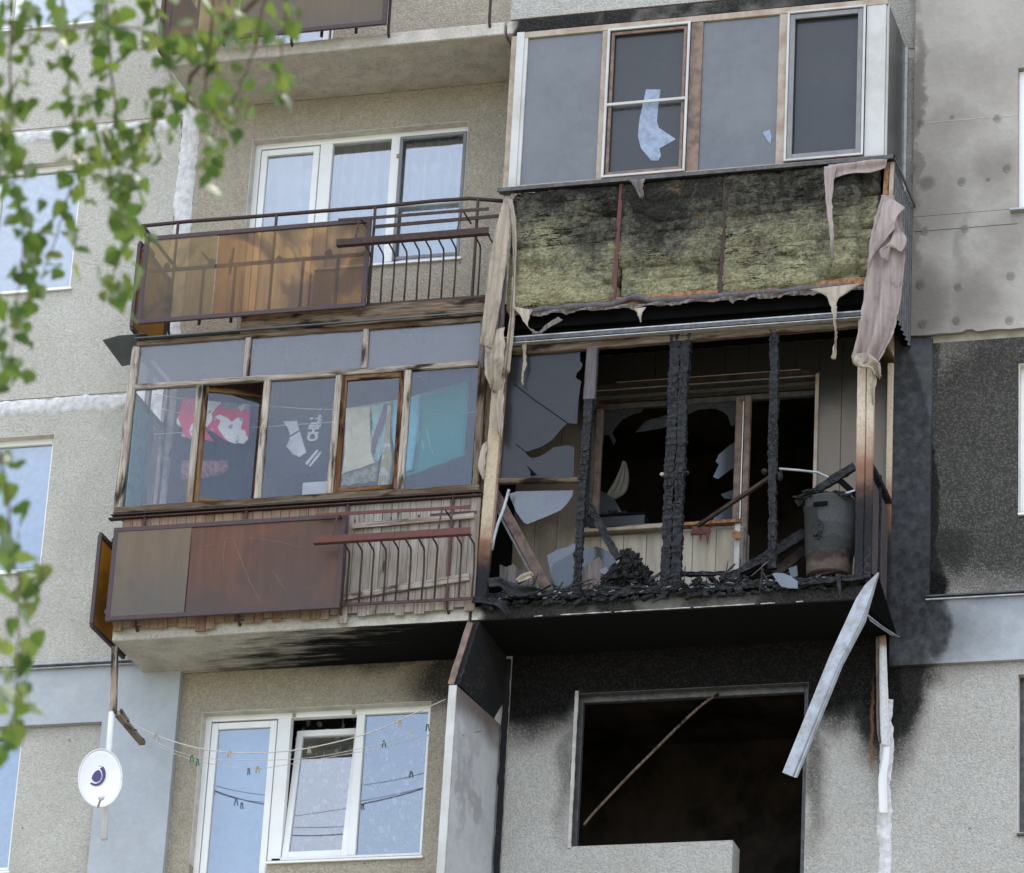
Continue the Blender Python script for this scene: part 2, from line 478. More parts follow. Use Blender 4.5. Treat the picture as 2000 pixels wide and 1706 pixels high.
def simple(name, c, rough=.7, metal=0.0, var=.25, scale=12, bump=.2, spec=.12, c2=None, obj=False, bd=.004):
    m = M_(name)
    v = m.pos(obj=obj)
    n1 = m.noise(v, scale, 6, .62); n2 = m.noise(v, scale * 6, 4, .6)
    base = m.mix(m.rng(n1, .35, .7), c, c2 if c2 else tuple(q * (1 - var) for q in c))
    base = m.mix(m.math('MULTIPLY', m.rng(n2, .5, .75), var * .5), base, tuple(q * .5 for q in c))
    m.col(base); m.ro(rough); m.b.inputs['Metallic'].default_value = metal
    m.b.inputs['Specular IOR Level'].default_value = spec
    if bump: m.nrm(m.bump(m.math('ADD', n1, m.math('MULTIPLY', n2, .4)), bump, bd))
    return m.m
def mk_wood(name, pale, mid, dark, burn=0.0, ofs=0.0, rough=.8, burn_cols=None):
    """weathered timber, grain along the piece's own length"""
    m = M_(name)
    oi = m.n('ShaderNodeObjectInfo')
    tcx = m.n('ShaderNodeTexCoord')
    cmb = m.n('ShaderNodeCombineXYZ')
    for i in range(3): m.l(m.math('MULTIPLY', oi.outputs['Random'], 37.0 + 11 * i), cmb.inputs[i])
    ad = m.n('ShaderNodeVectorMath', operation='ADD'); m.l(tcx.outputs['Object'], ad.inputs[0]); m.l(cmb.outputs[0], ad.inputs[1])
    mpp = m.n('ShaderNodeMapping'); mpp.inputs['Scale'].default_value = (1, 1, .045); m.l(ad.outputs[0], mpp.inputs['Vector'])
    g = m.noise(mpp.outputs[0], 90, 5, .6, .6)
    mp2 = m.n('ShaderNodeMapping'); mp2.inputs['Scale'].default_value = (1, 1, .22); m.l(ad.outputs[0], mp2.inputs['Vector'])
    big = m.noise(mp2.outputs[0], 9, 5, .6)
    base = m.ramp(g, [(.30, dark), (.46, mid), (.68, pale)])
    patch = m.rng(big, .5 - ofs, .64 - ofs)
    base = m.mix(patch, base, tuple(q * .35 for q in dark))
    br = m.mix(g, tuple(q * .35 for q in mid), (mid[0] * 1.05, mid[1] * .75, mid[2] * .55))
    base = m.mix(m.rng(m.noise(mp2.outputs[0], 5.3, 4, .6), .48, .68, 0, .75), base, br)
    kn = m.vor(mp2.outputs[0], 5.5)
    base = m.mix(m.rng(kn, .05, .11, .85, 0), base, tuple(q * .3 for q in dark))
    if name == 'weathered_cladding_board':      # rained-on brown beside the sheets, silver grey where open to the weather
        g_ = m.n('ShaderNodeNewGeometry'); sx_ = m.n('ShaderNodeSeparateXYZ'); m.l(g_.outputs['Position'], sx_.inputs[0])
        base = m.mix(m.rng(sx_.outputs['X'], -1.5, -1.0, .6, 0), base, m.mix(g, (.045, .018, .010), (.42, .24, .14)))
    tint = m.rng(oi.outputs['Random'], 0, 1, .84, 1.10, False)
    tn = m.n('ShaderNodeCombineColor'); [m.l(tint, tn.inputs[i]) for i in range(3)]
    base = m.mix(1.0, base, tn.outputs[0], 'MULTIPLY')
    m.col(base); m.ro(rough)
    m.nrm(m.bump(g, .6, .006))
    return m.m
MAT['wood'] = mk_wood('weathered_window_timber', (0.44, 0.40, 0.355), (0.28, 0.24, 0.205), (0.10, 0.078, 0.064))
MAT['wood_dark'] = mk_wood('dark_weathered_timber', (0.20, 0.16, 0.125), (0.115, 0.085, 0.062), (0.04, 0.028, 0.02))
MAT['board'] = mk_wood('weathered_cladding_board', (0.32, 0.29, 0.265), (0.245, 0.215, 0.19), (0.135, 0.11, 0.092), ofs=-.09)
MAT['sash'] = mk_wood('brown_sash_timber', (0.24, 0.15, 0.09), (0.135, 0.07, 0.036), (0.03, 0.016, 0.010), ofs=.02)
def mk_char(name, c=(0.0085, 0.009, 0.0108), ash=0.35, sc=26):
    m = M_(name)
    v = m.pos(obj=True)
    wv = m.n('ShaderNodeVectorMath', operation='ADD'); nn = m.n('ShaderNodeTexNoise', Scale=9, Detail=3); m.l(v, nn.inputs['Vector']); wsc = m.n('ShaderNodeVectorMath', operation='SCALE'); m.l(nn.outputs['Color'], wsc.inputs[0]); wsc.inputs['Scale'].default_value = .05; m.l(v, wv.inputs[0]); m.l(wsc.outputs[0], wv.inputs[1]); v = wv.outputs[0]
    mp2 = m.n('ShaderNodeMapping'); mp2.inputs['Scale'].default_value = (1.0, 1.0, .5); m.l(v, mp2.inputs['Vector'])
    e = m.vor(mp2.outputs[0], sc, 'DISTANCE_TO_EDGE')
    n1 = m.noise(v, 18, 6, .65); n2 = m.noise(v, 90, 4, .6)
    base = m.mix(m.rng(n1, .4, .7), c, tuple(q * 2.6 for q in c))
    patchy = m.rng(m.noise(v, 5, 4, .6), .40, .60)
    crack = m.math('MULTIPLY', m.rng(e, 0.0, .06, 1, 0), patchy)
    base = m.mix(crack, base, (0.003, 0.003, 0.004))
    # pale ash and raw wood showing in a few of the cracks
    base = m.mix(m.math('MULTIPLY', m.rng(n2, .62, .74), ash), base, (0.30, 0.27, 0.25))
    m.col(base); m.ro(m.rng(n2, .3, .7, .38, .75)); m.b.inputs['Specular IOR Level'].default_value = .2
    h = m.math('ADD', m.math('MULTIPLY', m.math('MULTIPLY', m.rng(e, 0, .12), patchy), 1.2), m.math('ADD', n1, m.math('MULTIPLY', n2, .5)))
    m.nrm(m.bump(h, .9, .012))
    return m.m
MAT['char'] = mk_char('charred_timber')
MAT['charfine'] = mk_char('charcoal_debris', (0.012, 0.0125, 0.014), .10, 60)
def mk_burntpaint(name, c, z0, z1, cchar=(0.018, 0.018, 0.022), wob=.25, up=False, sc=1.0):
    """painted or bare timber scorched black below z0 and clean above z1 (world z)"""
    m = M_(name)
    g = m.n('ShaderNodeNewGeometry'); sx = m.n('ShaderNodeSeparateXYZ'); m.l(g.outputs['Position'], sx.inputs[0])
    v = m.pos()
    n1 = m.noise(v, 4, 6, .65); n2 = m.noise(v, 45, 5, .6)
    z = m.math('ADD', sx.outputs['Z'], m.math('MULTIPLY', m.math('SUBTRACT', n1, .5), wob * 2))
    f = m.rng(z, z0, z1, 1, 0) if not up else m.rng(z, z0, z1, 0, 1)
    base = m.mix(m.rng(n2, .35, .7), c, tuple(q * .78 for q in c))
    mid = m.mix(m.rng(f, 0, .5), base, (c[0] * .45, c[1] * .30, c[2] * .26))
    col = m.mix(m.rng(f, .35, 1), mid, cchar)
    vz = m.pos((1, 1, 1.0))
    e = m.vor(vz, 14, 'DISTANCE_TO_EDGE')
    ck = m.math('MULTIPLY', m.rng(e, 0, .035, 1, 0), m.rng(f, .45, .9))
    col = m.mix(m.math('MULTIPLY', ck, m.rng(m.noise(v, 3, 3, .5), .5, .62, 0, .6)), col, (0.16, 0.12, 0.10))
    m.col(col); m.ro(.6)
    h = m.math('ADD', m.math('MULTIPLY', n2, .6), m.math('MULTIPLY', ck, -3))
    m.nrm(m.bump(h, .5, .008))
    return m.m
MAT['postbeige'] = mk_burntpaint('scorched_beige_post', (0.44, 0.36, 0.26), 14.62, 15.35)
MAT['postbeige2'] = mk_burntpaint('scorched_beige_post_right', (0.50, 0.42, 0.33), 14.9, 16.1)
MAT['rust'] = simple('rusty_purple_paint', (0.075, 0.043, 0.043), .65, 0, .5, 30, .35, .2, c2=(0.05, 0.025, 0.02))
MAT['rustbright'] = simple('red_rust', (0.125, 0.05, 0.042), .7, 0, .5, 20, .35, .15, c2=(0.09, 0.045, 0.045))
MAT['rustdark'] = simple('dark_rusted_steel', (0.034, 0.026, 0.027), .65, 0, .5, 30, .3, .2, c2=(0.065, 0.038, 0.03))
MAT['frame'] = simple('painted_angle_iron', (0.058, 0.045, 0.052), .6, 0, .4, 20, .2, .2, c2=(0.08, 0.05, 0.048))
MAT['pvc'] = simple('white_pvc', (0.80, 0.80, 0.79), .35, 0, .07, 3, .0, .5)
MAT['pvc_burnt'] = simple('smoked_pvc', (0.46, 0.44, 0.41), .4, 0, .4, 6, .05, .5, c2=(0.30, 0.27, 0.24))
MAT['plaster'] = simple('reveal_plaster', (0.60, 0.57, 0.53), .85, 0, .3, 5, .2)
MAT['caulk'] = simple('white_joint_mortar', (0.62, 0.62, 0.63), .85, 0, .35, 16, .8, c2=(0.45, 0.44, 0.44), bd=.012)
MAT['alu'] = simple('dull_aluminium', (0.42, 0.43, 0.45), .42, .3, .4, 14, .1, .5, c2=(0.27, 0.27, 0.27))
MAT['aludark'] = simple('sooty_aluminium', (0.045, 0.045, 0.05), .45, .1, .5, 20, .1, .4, c2=(0.10, 0.095, 0.09))
MAT['zinc'] = simple('bare_galvanised_flashing', (0.36, 0.39, 0.44), .45, .2, .5, 9, .12, .3, c2=(0.24, 0.24, 0.245))
MAT['tin'] = simple('dark_green_grey_tin', (0.085, 0.10, 0.105), .5, .1, .3, 6, .1, .5)
MAT['smoky'] = simple('smoked_cream_frame', (0.36, 0.31, 0.25), .5, 0, .4, 9, .1, .4, c2=(0.27, 0.19, 0.14))
MAT['smokywhite'] = simple('smoked_white_frame', (0.50, 0.50, 0.50), .5, 0, .2, 3, .05, .3, c2=(0.40, 0.39, 0.37))
MAT['smokybrown'] = simple('brown_blistered_mullion', (0.22, 0.15, 0.115), .6, 0, .5, 14, .3, .3, c2=(0.10, 0.075, 0.065))
MAT['sashgrey'] = simple('grey_screen_frame', (0.20, 0.20, 0.205), .5, 0, .2, 8, .05, .4)
MAT['black'] = simple('soot_black', (0.006, 0.006, 0.0065), .95, 0, .3, 5, .3, .02)
MAT['scorched'] = simple('scorched_timber_paint', (0.13, 0.092, 0.078), .6, 0, .6, 11, .35, .12, c2=(0.05, 0.038, 0.034))
MAT['scorched2'] = simple('blackened_frame', (0.05, 0.036, 0.03), .6, 0, .6, 11, .35, .12, c2=(0.018, 0.015, 0.014))
MAT['trayplastic'] = simple('black_tray_plastic', (0.012, 0.013, 0.014), .35, 0, .2, 11, .1, .4)
MAT['burntroom'] = simple('burnt_room_plaster', (0.055, 0.043, 0.036), .9, 0, .6, 1.6, .4, .02, c2=(0.010, 0.009, 0.008))
MAT['room'] = simple('dim_room_wall', (0.16, 0.14, 0.125), .9, 0, .2, 2, 0)
MAT['ground'] = simple('trodden_courtyard_grass', (0.20, 0.185, 0.15), .9, 0, .3, .6, .3, c2=(0.13, 0.14, 0.09))
MAT['white'] = simple('white_enamel', (0.64, 0.64, 0.65), .3, 0, .05, 4, 0, .5)
MAT['rope'] = simple('washing_line_cord', (0.55, 0.52, 0.46), .8, 0, .1, 30, 0)
MAT['paleblue'] = simple('ragged_pale_blue_patch', (0.26, 0.32, 0.44), .5, 0, .35, 14, .9, .4)
MAT['navy'] = simple('dark_emblem_print', (0.07, 0.06, 0.16), .5, 0, .1, 8, 0)
def mk_vinyl(name, c, c2, soot=.3):  # soft plastic, smoke-marked
    m = M_(name)
    v = m.pos()
    st = m.pos((7, 3, .5))
    n1 = m.noise(v, 6.0, 6, .65); n2 = m.noise(st, 5, 5, .6); n3 = m.noise(v, 60, 4, .6)
    base = m.mix(m.rng(n2, .35, .65), c, c2)
    base = m.mix(m.rng(n1, .50, .70, 0, soot), base, (0.075, 0.060, 0.055))
    m.col(base); m.ro(.5)
    m.b.inputs['Specular IOR Level'].default_value = .4
    m.nrm(m.bump(m.math('ADD', n2, m.math('MULTIPLY', n3, .25)), .35, .01))
    return m.m
MAT['vinyl'] = mk_vinyl('melted_beige_vinyl', (0.34, 0.285, 0.22), (0.24, 0.195, 0.15), .7)
MAT['vinylpink'] = mk_vinyl('heat_softened_vinyl', (0.30, 0.243, 0.225), (0.22, 0.172, 0.162), .5)
MAT['vinyldark'] = mk_vinyl('scorched_vinyl', (0.17, 0.13, 0.115), (0.045, 0.04, 0.042), .85)
MAT['purple'] = mk_vinyl('bubbled_black_profile', (0.045, 0.038, 0.042), (0.085, 0.07, 0.075), .6)
MAT['foam'] = simple('scorched_orange_chipboard', (0.36, 0.19, 0.10), .85, 0, .6, 25, .9, c2=(0.13, 0.065, 0.045), bd=.012)
def mk_wool():
    m = M_('mineral_wool_batt')
    v = m.pos()
    hs = m.pos((1, 1, 5))
    n1 = m.noise(v, 1.7, 7, .68); n2 = m.noise(v, 14, 6, .68); n3 = m.noise(hs, 30, 6, .7); n4 = m.noise(v, 110, 3, .7)
    g = m.n('ShaderNodeNewGeometry'); sx = m.n('ShaderNodeSeparateXYZ'); m.l(g.outputs['Position'], sx.inputs[0])
    # smoke greyed the upper middle; the foot of the wall stays yellow-green
    zz = m.rng(sx.outputs['Z'], 17.2, 18.2, -.20, .20, False)
    xx = m.math('ABSOLUTE', m.math('SUBTRACT', sx.outputs['X'], 1.7))
    f = m.math('ADD', m.math('ADD', n1, zz), m.rng(xx, .2, 1.7, .10, -.07, False))
    f = m.math('ADD', f, m.math('MULTIPLY', m.math('SUBTRACT', n2, .5), .55))
    base = m.ramp(f, [(.30, (0.52, 0.49, 0.30)), (.45, (0.36, 0.345, 0.225)), (.60, (0.175, 0.165, 0.13)), (.74, (0.055, 0.052, 0.047))])
    base = m.mix(m.math('MULTIPLY', m.rng(n3, .55, .72), .45), base, (0.30, 0.30, 0.19))
    base = m.mix(m.math('MULTIPLY', m.rng(n2, .58, .7), .6), base, (0.025, 0.024, 0.022))
    base = m.mix(m.math('MULTIPLY', m.rng(m.noise(v, 2.6, 4, .6), .58, .68), .45), base, (0.27, 0.19, 0.11))
    rdg = m.math('ABSOLUTE', m.math('SUBTRACT', m.noise(m.pos((.9, 1, 5.5)), 1.9, 5, .62, .3), .5))
    gate = m.rng(m.noise(v, 1.5, 2, .5), .50, .62)
    base = m.mix(m.math('MULTIPLY', m.rng(rdg, .004, .020, .95, 0), gate), base, (.012, .011, .010))
    fl_ = m.rng(m.math('ADD', m.math('MULTIPLY', m.noise(v, 46, 4, .75), .6), m.math('MULTIPLY', m.noise(hs, 22, 3, .7), .4)), .40, .60, .66, 1.25)
    cc_ = m.n('ShaderNodeCombineColor'); [m.l(fl_, cc_.inputs[i]) for i in range(3)]
    base = m.mix(1.0, base, cc_.outputs[0], 'MULTIPLY')
    m.col(base); m.ro(.95); m.b.inputs['Specular IOR Level'].default_value = .05
    m.nrm(m.bump(m.math('ADD', m.math('MULTIPLY', n3, 1.3), m.math('ADD', n2, m.math('MULTIPLY', n4, .9))), 1.0, .035))
    return m.m
MAT['wool'] = mk_wool()
def mk_glass(name, refl=1.0, dirt=.05, dcol=(.5, .5, .5), tint=(.9, .93, .95), rough=.0, dscale=3.0, ior=1.5, var=.6, extra=None):
    """window glass: clear-through plus mirror reflection, with a film of dirt or soot"""
    m = M_(name)
    m.t.nodes.remove(m.b)
    v = m.pos()
    tr = m.n('ShaderNodeBsdfTransparent'); tr.inputs['Color'].default_value = (*tint, 1)
    gl = m.n('ShaderNodeBsdfGlossy'); gl.inputs['Roughness'].default_value = rough; gl.inputs['Color'].default_value = (1, 1, 1, 1)
    df = m.n('ShaderNodeBsdfDiffuse'); df.inputs['Color'].default_value = (*dcol, 1)
    n1 = m.noise(v, dscale, 6, .65)
    n2 = m.noise(v, dscale * 9, 4, .6)
    dc = m.mix(m.rng(n2, .35, .75), dcol, tuple(q * .93 for q in dcol))
    m.l(dc, df.inputs['Color'])
    bm_ = m.n('ShaderNodeBump', Strength=.05, Distance=.004); m.l(m.noise(v, 1.5, 2, .5), bm_.inputs['Height'])
    m.l(bm_.outputs[0], gl.inputs['Normal'])
    fr = m.n('ShaderNodeFresnel', IOR=ior)
    tl_ = m.n('ShaderNodeBsdfTranslucent'); m.l(dc, tl_.inputs['Color'])      # grime scatters forward too
    dm_ = m.n('ShaderNodeMixShader'); dm_.inputs[0].default_value = .35; m.l(df.outputs[0], dm_.inputs[1]); m.l(tl_.outputs[0], dm_.inputs[2]); df = dm_
    ms = m.n('ShaderNodeMixShader'); m.l(m.rng(n1, .25, .75, dirt * (1 - var), min(1, dirt * (1 + var))), ms.inputs[0])
    m.l(tr.outputs[0], ms.inputs[1]); m.l(df.outputs[0], ms.inputs[2])
    ms2 = m.n('ShaderNodeMixShader'); m.l(m.math('MINIMUM', m.math('MULTIPLY', fr.outputs[0], refl), 1.0), ms2.inputs[0])
    m.l(ms.outputs[0], ms2.inputs[1]); m.l(gl.outputs[0], ms2.inputs[2])
    m.l(ms2.outputs[0], m.out.inputs['Surface'])
    return m.m
MAT['glass'] = mk_glass('double_glazing', 3.4, .03, (.6, .62, .65))
MAT['glass_old'] = mk_glass('old_single_glass', .95, .02, (.45, .47, .52), (.98, .98, .99))
MAT['glass_hazy'] = mk_glass('dusty_upper_glass', 1.2, .58, (.26, .265, .30), (.9, .9, .93), .25, 1.2, var=.12)
MAT['glass_smoked'] = mk_glass('smoke_filmed_glass', 1.2, .70, (.23, .24, .255), (.7, .72, .75), .12, 1.3, var=.26)
MAT['glass_smoked2'] = mk_glass('smoke_filmed_glass_darker', .9, .70, (.075, .077, .08), (.6, .62, .65), .2, 1.6, var=.2)
MAT['glass_soot'] = mk_glass('sooty_glass', .6, .9, (.044, .045, .048), (.35, .36, .38), .25, 2.0, var=.1)
MAT['shard'] = mk_glass('sooty_glass_shard', 1.4, .7, (.09, .095, .103), (.5, .51, .53), .15, 2.0, var=.3)
MAT['shardpale'] = mk_glass('pale_glass_shard', 1.6, .62, (.20, .215, .24), (.7, .72, .75), .2, 2.0, var=.3)
def mk_panel(name, c1, c2, cdust, thru=.30, dust=.35, grid=True, split=None):
    """aged translucent plastic sheet with fine mesh: dusty at the foot, brown streaks"""
    m = M_(name)
    m.t.nodes.remove(m.b)
    v = m.pos(); vs_ = m.pos((6, 1, .55))
    n1 = m.noise(v, 1.3, 6, .6); n2 = m.noise(vs_, 2.0, 6, .65)
    base = m.mix(m.rng(n2, .22, .78), c1, c2)
    base = m.mix(m.rng(m.noise(v, 1.1, 4, .55, .8), .50, .60, 0, .45), base, tuple(q * .75 for q in cdust))
    sx = m.n('ShaderNodeSeparateXYZ'); g = m.n('ShaderNodeNewGeometry'); m.l(g.outputs['Position'], sx.inputs[0])
    zf = m.math('FRACT', m.math('DIVIDE', m.math('SUBTRACT', sx.outputs['Z'], 14.45), 2.835))
    d = m.math('ADD', m.rng(zf, -.05, .24, .75, 0), m.math('MULTIPLY', n1, dust))
    if grid:
        gx = m.math('ABSOLUTE', m.math('SINE', m.math('MULTIPLY', sx.outputs['X'], 165)))
        gz = m.math('ABSOLUTE', m.math('SINE', m.math('MULTIPLY', sx.outputs['Z'], 165)))
        gg = m.rng(m.math('MINIMUM', gx, gz), 0, .22, .12, 0)
        base = m.mix(gg, base, (0.06, 0.05, 0.045))
    tr = m.n('ShaderNodeBsdfTransparent'); m.l(base, tr.inputs['Color'])
    tl = m.n('ShaderNodeBsdfTranslucent'); m.l(base, tl.inputs['Color'])
    df = m.n('ShaderNodeBsdfDiffuse'); m.l(m.mix(d, base, cdust), df.inputs['Color'])
    gl = m.n('ShaderNodeBsdfGlossy'); gl.inputs['Roughness'].default_value = .28
    a = m.n('ShaderNodeMixShader'); a.inputs[0].default_value = .42; m.l(tl.outputs[0], a.inputs[1]); m.l(df.outputs[0], a.inputs[2])
    b = m.n('ShaderNodeMixShader'); b.inputs[0].default_value = thru; m.l(a.outputs[0], b.inputs[1]); m.l(tr.outputs[0], b.inputs[2])
    c = m.n('ShaderNodeMixShader'); fr = m.n('ShaderNodeFresnel', IOR=1.45); m.l(m.math('MULTIPLY', fr.outputs[0], .6), c.inputs[0]); m.l(b.outputs[0], c.inputs[1]); m.l(gl.outputs[0], c.inputs[2])
    m.l(c.outputs[0], m.out.inputs['Surface'])
    return m.m
MAT['amber_dusty'] = mk_panel('dusty_amber_sheet', (0.78, 0.66, 0.42), (0.68, 0.56, 0.38), (0.34, 0.32, 0.29), .80, .9)
MAT['amber'] = mk_panel('amber_sheet', (0.84, 0.64, 0.37), (0.70, 0.49, 0.31), (0.30, 0.245, 0.24), .82, .45)
MAT['amber_low'] = mk_panel('brown_dusty_sheet', (0.42, 0.31, 0.18), (0.33, 0.225, 0.14), (0.25, 0.22, 0.19), .15, .7)
MAT['red_low'] = mk_panel('red_brown_sheet', (0.36, 0.16, 0.08), (0.25, 0.105, 0.06), (0.17, 0.125, 0.11), .12, .40)
MAT['mustard'] = mk_panel('bright_mustard_side_sheet', (0.55, 0.33, 0.03), (0.40, 0.22, 0.02), (0.20, 0.14, 0.08), .2, .1)
def mk_cloth(name, c, c2=None, scale=8, thr=.5, tl=.35, pattern=None):
    m = M_(name)
    m.t.nodes.remove(m.b)
    v = m.pos()
    if pattern: colr = pattern(m, v)
    elif c2: colr = m.mix(m.rng(m.noise(v, scale, 3, .5), thr - .02, thr + .02), c, c2)
    else:
        n_ = m.noise(v, 14, 5, .6); colr = m.mix(m.rng(n_, .3, .7), c, tuple(q * .82 for q in c))
    df = m.n('ShaderNodeBsdfDiffuse'); t_ = m.n('ShaderNodeBsdfTranslucent')
    m.l(colr, df.inputs['Color']); m.l(colr, t_.inputs['Color'])
    bp = m.bump(m.noise(v, 160, 2, .5), .4, .003); m.l(bp, df.inputs['Normal'])
    a = m.n('ShaderNodeMixShader'); a.inputs[0].default_value = tl
    m.l(df.outputs[0], a.inputs[1]); m.l(t_.outputs[0], a.inputs[2]); m.l(a.outputs[0], m.out.inputs['Surface'])
    return m.m
def mk_lace(name, c=(.8, .82, .85), thr=.35, scale=16):
    m = M_(name)
    m.t.nodes.remove(m.b)
    v = m.pos()
    df = m.n('ShaderNodeBsdfDiffuse'); df.inputs['Color'].default_value = (*c, 1)
    t_ = m.n('ShaderNodeBsdfTranslucent'); t_.inputs['Color'].default_value = (*c, 1)
    tr = m.n('ShaderNodeBsdfTransparent')
    a = m.n('ShaderNodeMixShader'); a.inputs[0].default_value = .4; m.l(df.outputs[0], a.inputs[1]); m.l(t_.outputs[0], a.inputs[2])
    f = m.math('ADD', m.rng(m.vor(v, scale), .25, .5, thr * .3, thr), m.math('MULTIPLY', m.noise(m.pos((3, 1, .2)), 9, 3, .5), thr * .6))
    b = m.n('ShaderNodeMixShader'); m.l(f, b.inputs[0]); m.l(a.outputs[0], b.inputs[1]); m.l(tr.outputs[0], b.inputs[2])
    m.l(b.outputs[0], m.out.inputs['Surface'])
    return m.m
MAT['sheer'] = mk_lace('white_sheer_curtain', thr=.22, scale=5)
MAT['lace'] = mk_lace('patterned_lace_curtain', (.78, .8, .83), .8, 13)
MAT['bluecurtain'] = mk_cloth('pale_blue_curtain', (.42, .52, .70), tl=.3)
def mk_pvcpanel():
    m = M_('pale_pvc_wall_panel')
    v = m.pos(); vs_ = m.pos((4, 4, .35))
    g = m.n('ShaderNodeNewGeometry'); sx = m.n('ShaderNodeSeparateXYZ'); m.l(g.outputs['Position'], sx.inputs[0])
    n1 = m.noise(v, 2.2, 6, .6); n2 = m.noise(vs_, 3, 5, .6)
    base = m.mix(m.rng(n2, .35, .65), (0.42, 0.36, 0.275), (0.29, 0.24, 0.18))
    z = m.math('ADD', sx.outputs['Z'], m.math('MULTIPLY', m.math('SUBTRACT', n1, .5), .7))
    brown = m.mix(m.rng(z, 15.25, 15.6), base, (0.145, 0.115, 0.085))
    black = m.mix(m.rng(z, 16.2, 16.75), brown, (0.022, 0.020, 0.018))
    dots = m.rng(m.vor(v, 26), .04, .09, .55, 0)
    m.col(m.mix(m.math('MULTIPLY', dots, m.rng(z, 15.5, 16.3, 1, 0)), black, (0.55, 0.5, 0.42)))
    m.ro(.42); m.b.inputs['Specular IOR Level'].default_value = .45
    return m.m
MAT['pvcpanel'] = mk_pvcpanel()
def mk_leaf():
    m = M_('birch_leaf')
    m.t.nodes.remove(m.b)
    oi = m.n('ShaderNodeObjectInfo')
    c = m.ramp(oi.outputs['Random'], [(0.0, (0.02, 0.055, 0.022)), (.4, (0.032, 0.075, 0.015)), (.8, (0.075, 0.104, 0.024)), (1.0, (0.13, 0.145, 0.05))])
    n_ = m.noise(m.pos(obj=True), 60, 3, .5); c = m.mix(m.rng(n_, .4, .7, 0, .35), c, (0.12, 0.16, 0.05))
    df = m.n('ShaderNodeBsdfDiffuse'); t_ = m.n('ShaderNodeBsdfTranslucent'); gl = m.n('ShaderNodeBsdfGlossy'); gl.inputs['Roughness'].default_value = .5
    m.l(c, df.inputs['Color'])
    tc_ = m.mix(.5, c, (0.11, 0.155, 0.025)); m.l(tc_, t_.inputs['Color'])
    a = m.n('ShaderNodeMixShader'); a.inputs[0].default_value = .5; m.l(df.outputs[0], a.inputs[1]); m.l(t_.outputs[0], a.inputs[2])
    b = m.n('ShaderNodeMixShader'); fr = m.n('ShaderNodeFresnel', IOR=1.5); m.l(m.math('MULTIPLY', fr.outputs[0], .06), b.inputs[0]); m.l(a.outputs[0], b.inputs[1]); m.l(gl.outputs[0], b.inputs[2])
    m.l(b.outputs[0], m.out.inputs['Surface'])
    return m.m
MAT['leaf'] = mk_leaf()
MAT['twig'] = simple('birch_twig', (0.09, 0.06, 0.04), .8, 0, .3, 30, 0)

# ============================================================ SETTING
H = 2.835
ground = mesh('ground', [(-900, -900, 0), (900, -900, 0), (900, 900, 0), (-900, 900, 0)], [(0, 1, 2, 3)], MAT['ground'])
tag(ground, 'trodden courtyard ground in front of the apartment block', kind='structure')

bld = thing('apartment_building', 'pebbledash panel apartment block whose whole facade fills the view', 'building', (0, 0, 0))
def grid_wall(name, x0, x1, z0, z1, holes, Y0, Y1, mat, parent=bld):
    xs = sorted({x0, x1, *[h[0] for h in holes], *[h[1] for h in holes]})
    zs = sorted({z0, z1, *[h[2] for h in holes], *[h[3] for h in holes]})
    xs = [x for x in xs if x0 <= x <= x1]; zs = [z for z in zs if z0 <= z <= z1]
    def solid(i, j):
        if i < 0 or j < 0 or i >= len(xs) - 1 or j >= len(zs) - 1: return False
        cx, cz = (xs[i] + xs[i + 1]) / 2, (zs[j] + zs[j + 1]) / 2
        return not any(h[0] < cx < h[1] and h[2] < cz < h[3] for h in holes)
    V, F, idx = [], [], {}
    def v(i, j, y):
        k = (i, j, y)
        if k not in idx: idx[k] = len(V); V.append((xs[i], y, zs[j]))
        return idx[k]
    for i in range(len(xs) - 1):
        for j in range(len(zs) - 1):
            if not solid(i, j): continue
            for y in (Y0, Y1): F.append((v(i, j, y), v(i + 1, j, y), v(i + 1, j + 1, y), v(i, j + 1, y)))
            for (di, dj, a, b) in ((-1, 0, (i, j), (i, j + 1)), (1, 0, (i + 1, j), (i + 1, j + 1)), (0, -1, (i, j), (i + 1, j)), (0, 1, (i, j + 1), (i + 1, j + 1))):
                if not solid(i + di, j + dj): F.append((v(*a, Y0), v(*b, Y0), v(*b, Y1), v(*a, Y1)))
    return mesh(name, V, F, mat, parent)
def zb(k): return 14.32 + H * k
# outer shell: solid storeys out of view, side and back walls, roof (keeps the sun off this front)
boxes('building_shell', [(-14, 14, 0.0, 9, 0, 11.4), (-14, 14, 0.0, 9, 22.9, 27.5), (-14, 14, 3.6, 9, 11.4, 22.9), (-14, -9, 0.0, 3.6, 11.4, 22.9), (9, 14, 0.0, 3.6, 11.4, 22.9)], MAT['pebble'], bld)
rooms = []
for k in range(0, 4): rooms.append((-8.99, 8.99, 0.26, 3.59, zb(k) + .001, zb(k) + .14))
for k in range(-1, 3):
    for X in (-3.35, 0.05, 3.47): rooms.append((X - .06, X + .06, .262, 3.58, max(zb(k) + .142, 11.42), zb(k + 1)))
boxes('inner_walls', rooms, MAT['room'], bld)
boxes('burnt_room_lining', [(0.12, 3.40, 2.2, 2.25, 14.47, 17.13), (0.12, 0.16, .3, 2.2, 14.47, 17.13), (3.36, 3.40, .3, 2.2, 14.47, 17.13), (.17, 3.35, .3, 2.19, 17.09, 17.13),
    (0.12, 3.40, 2.2, 2.25, 11.6, 14.3), (0.12, 0.16, .3, 2.2, 11.6, 14.3), (3.36, 3.40, .3, 2.2, 11.6, 14.3), (.17, 3.35, .3, 2.19, 14.26, 14.3)], MAT['burntroom'], bld)
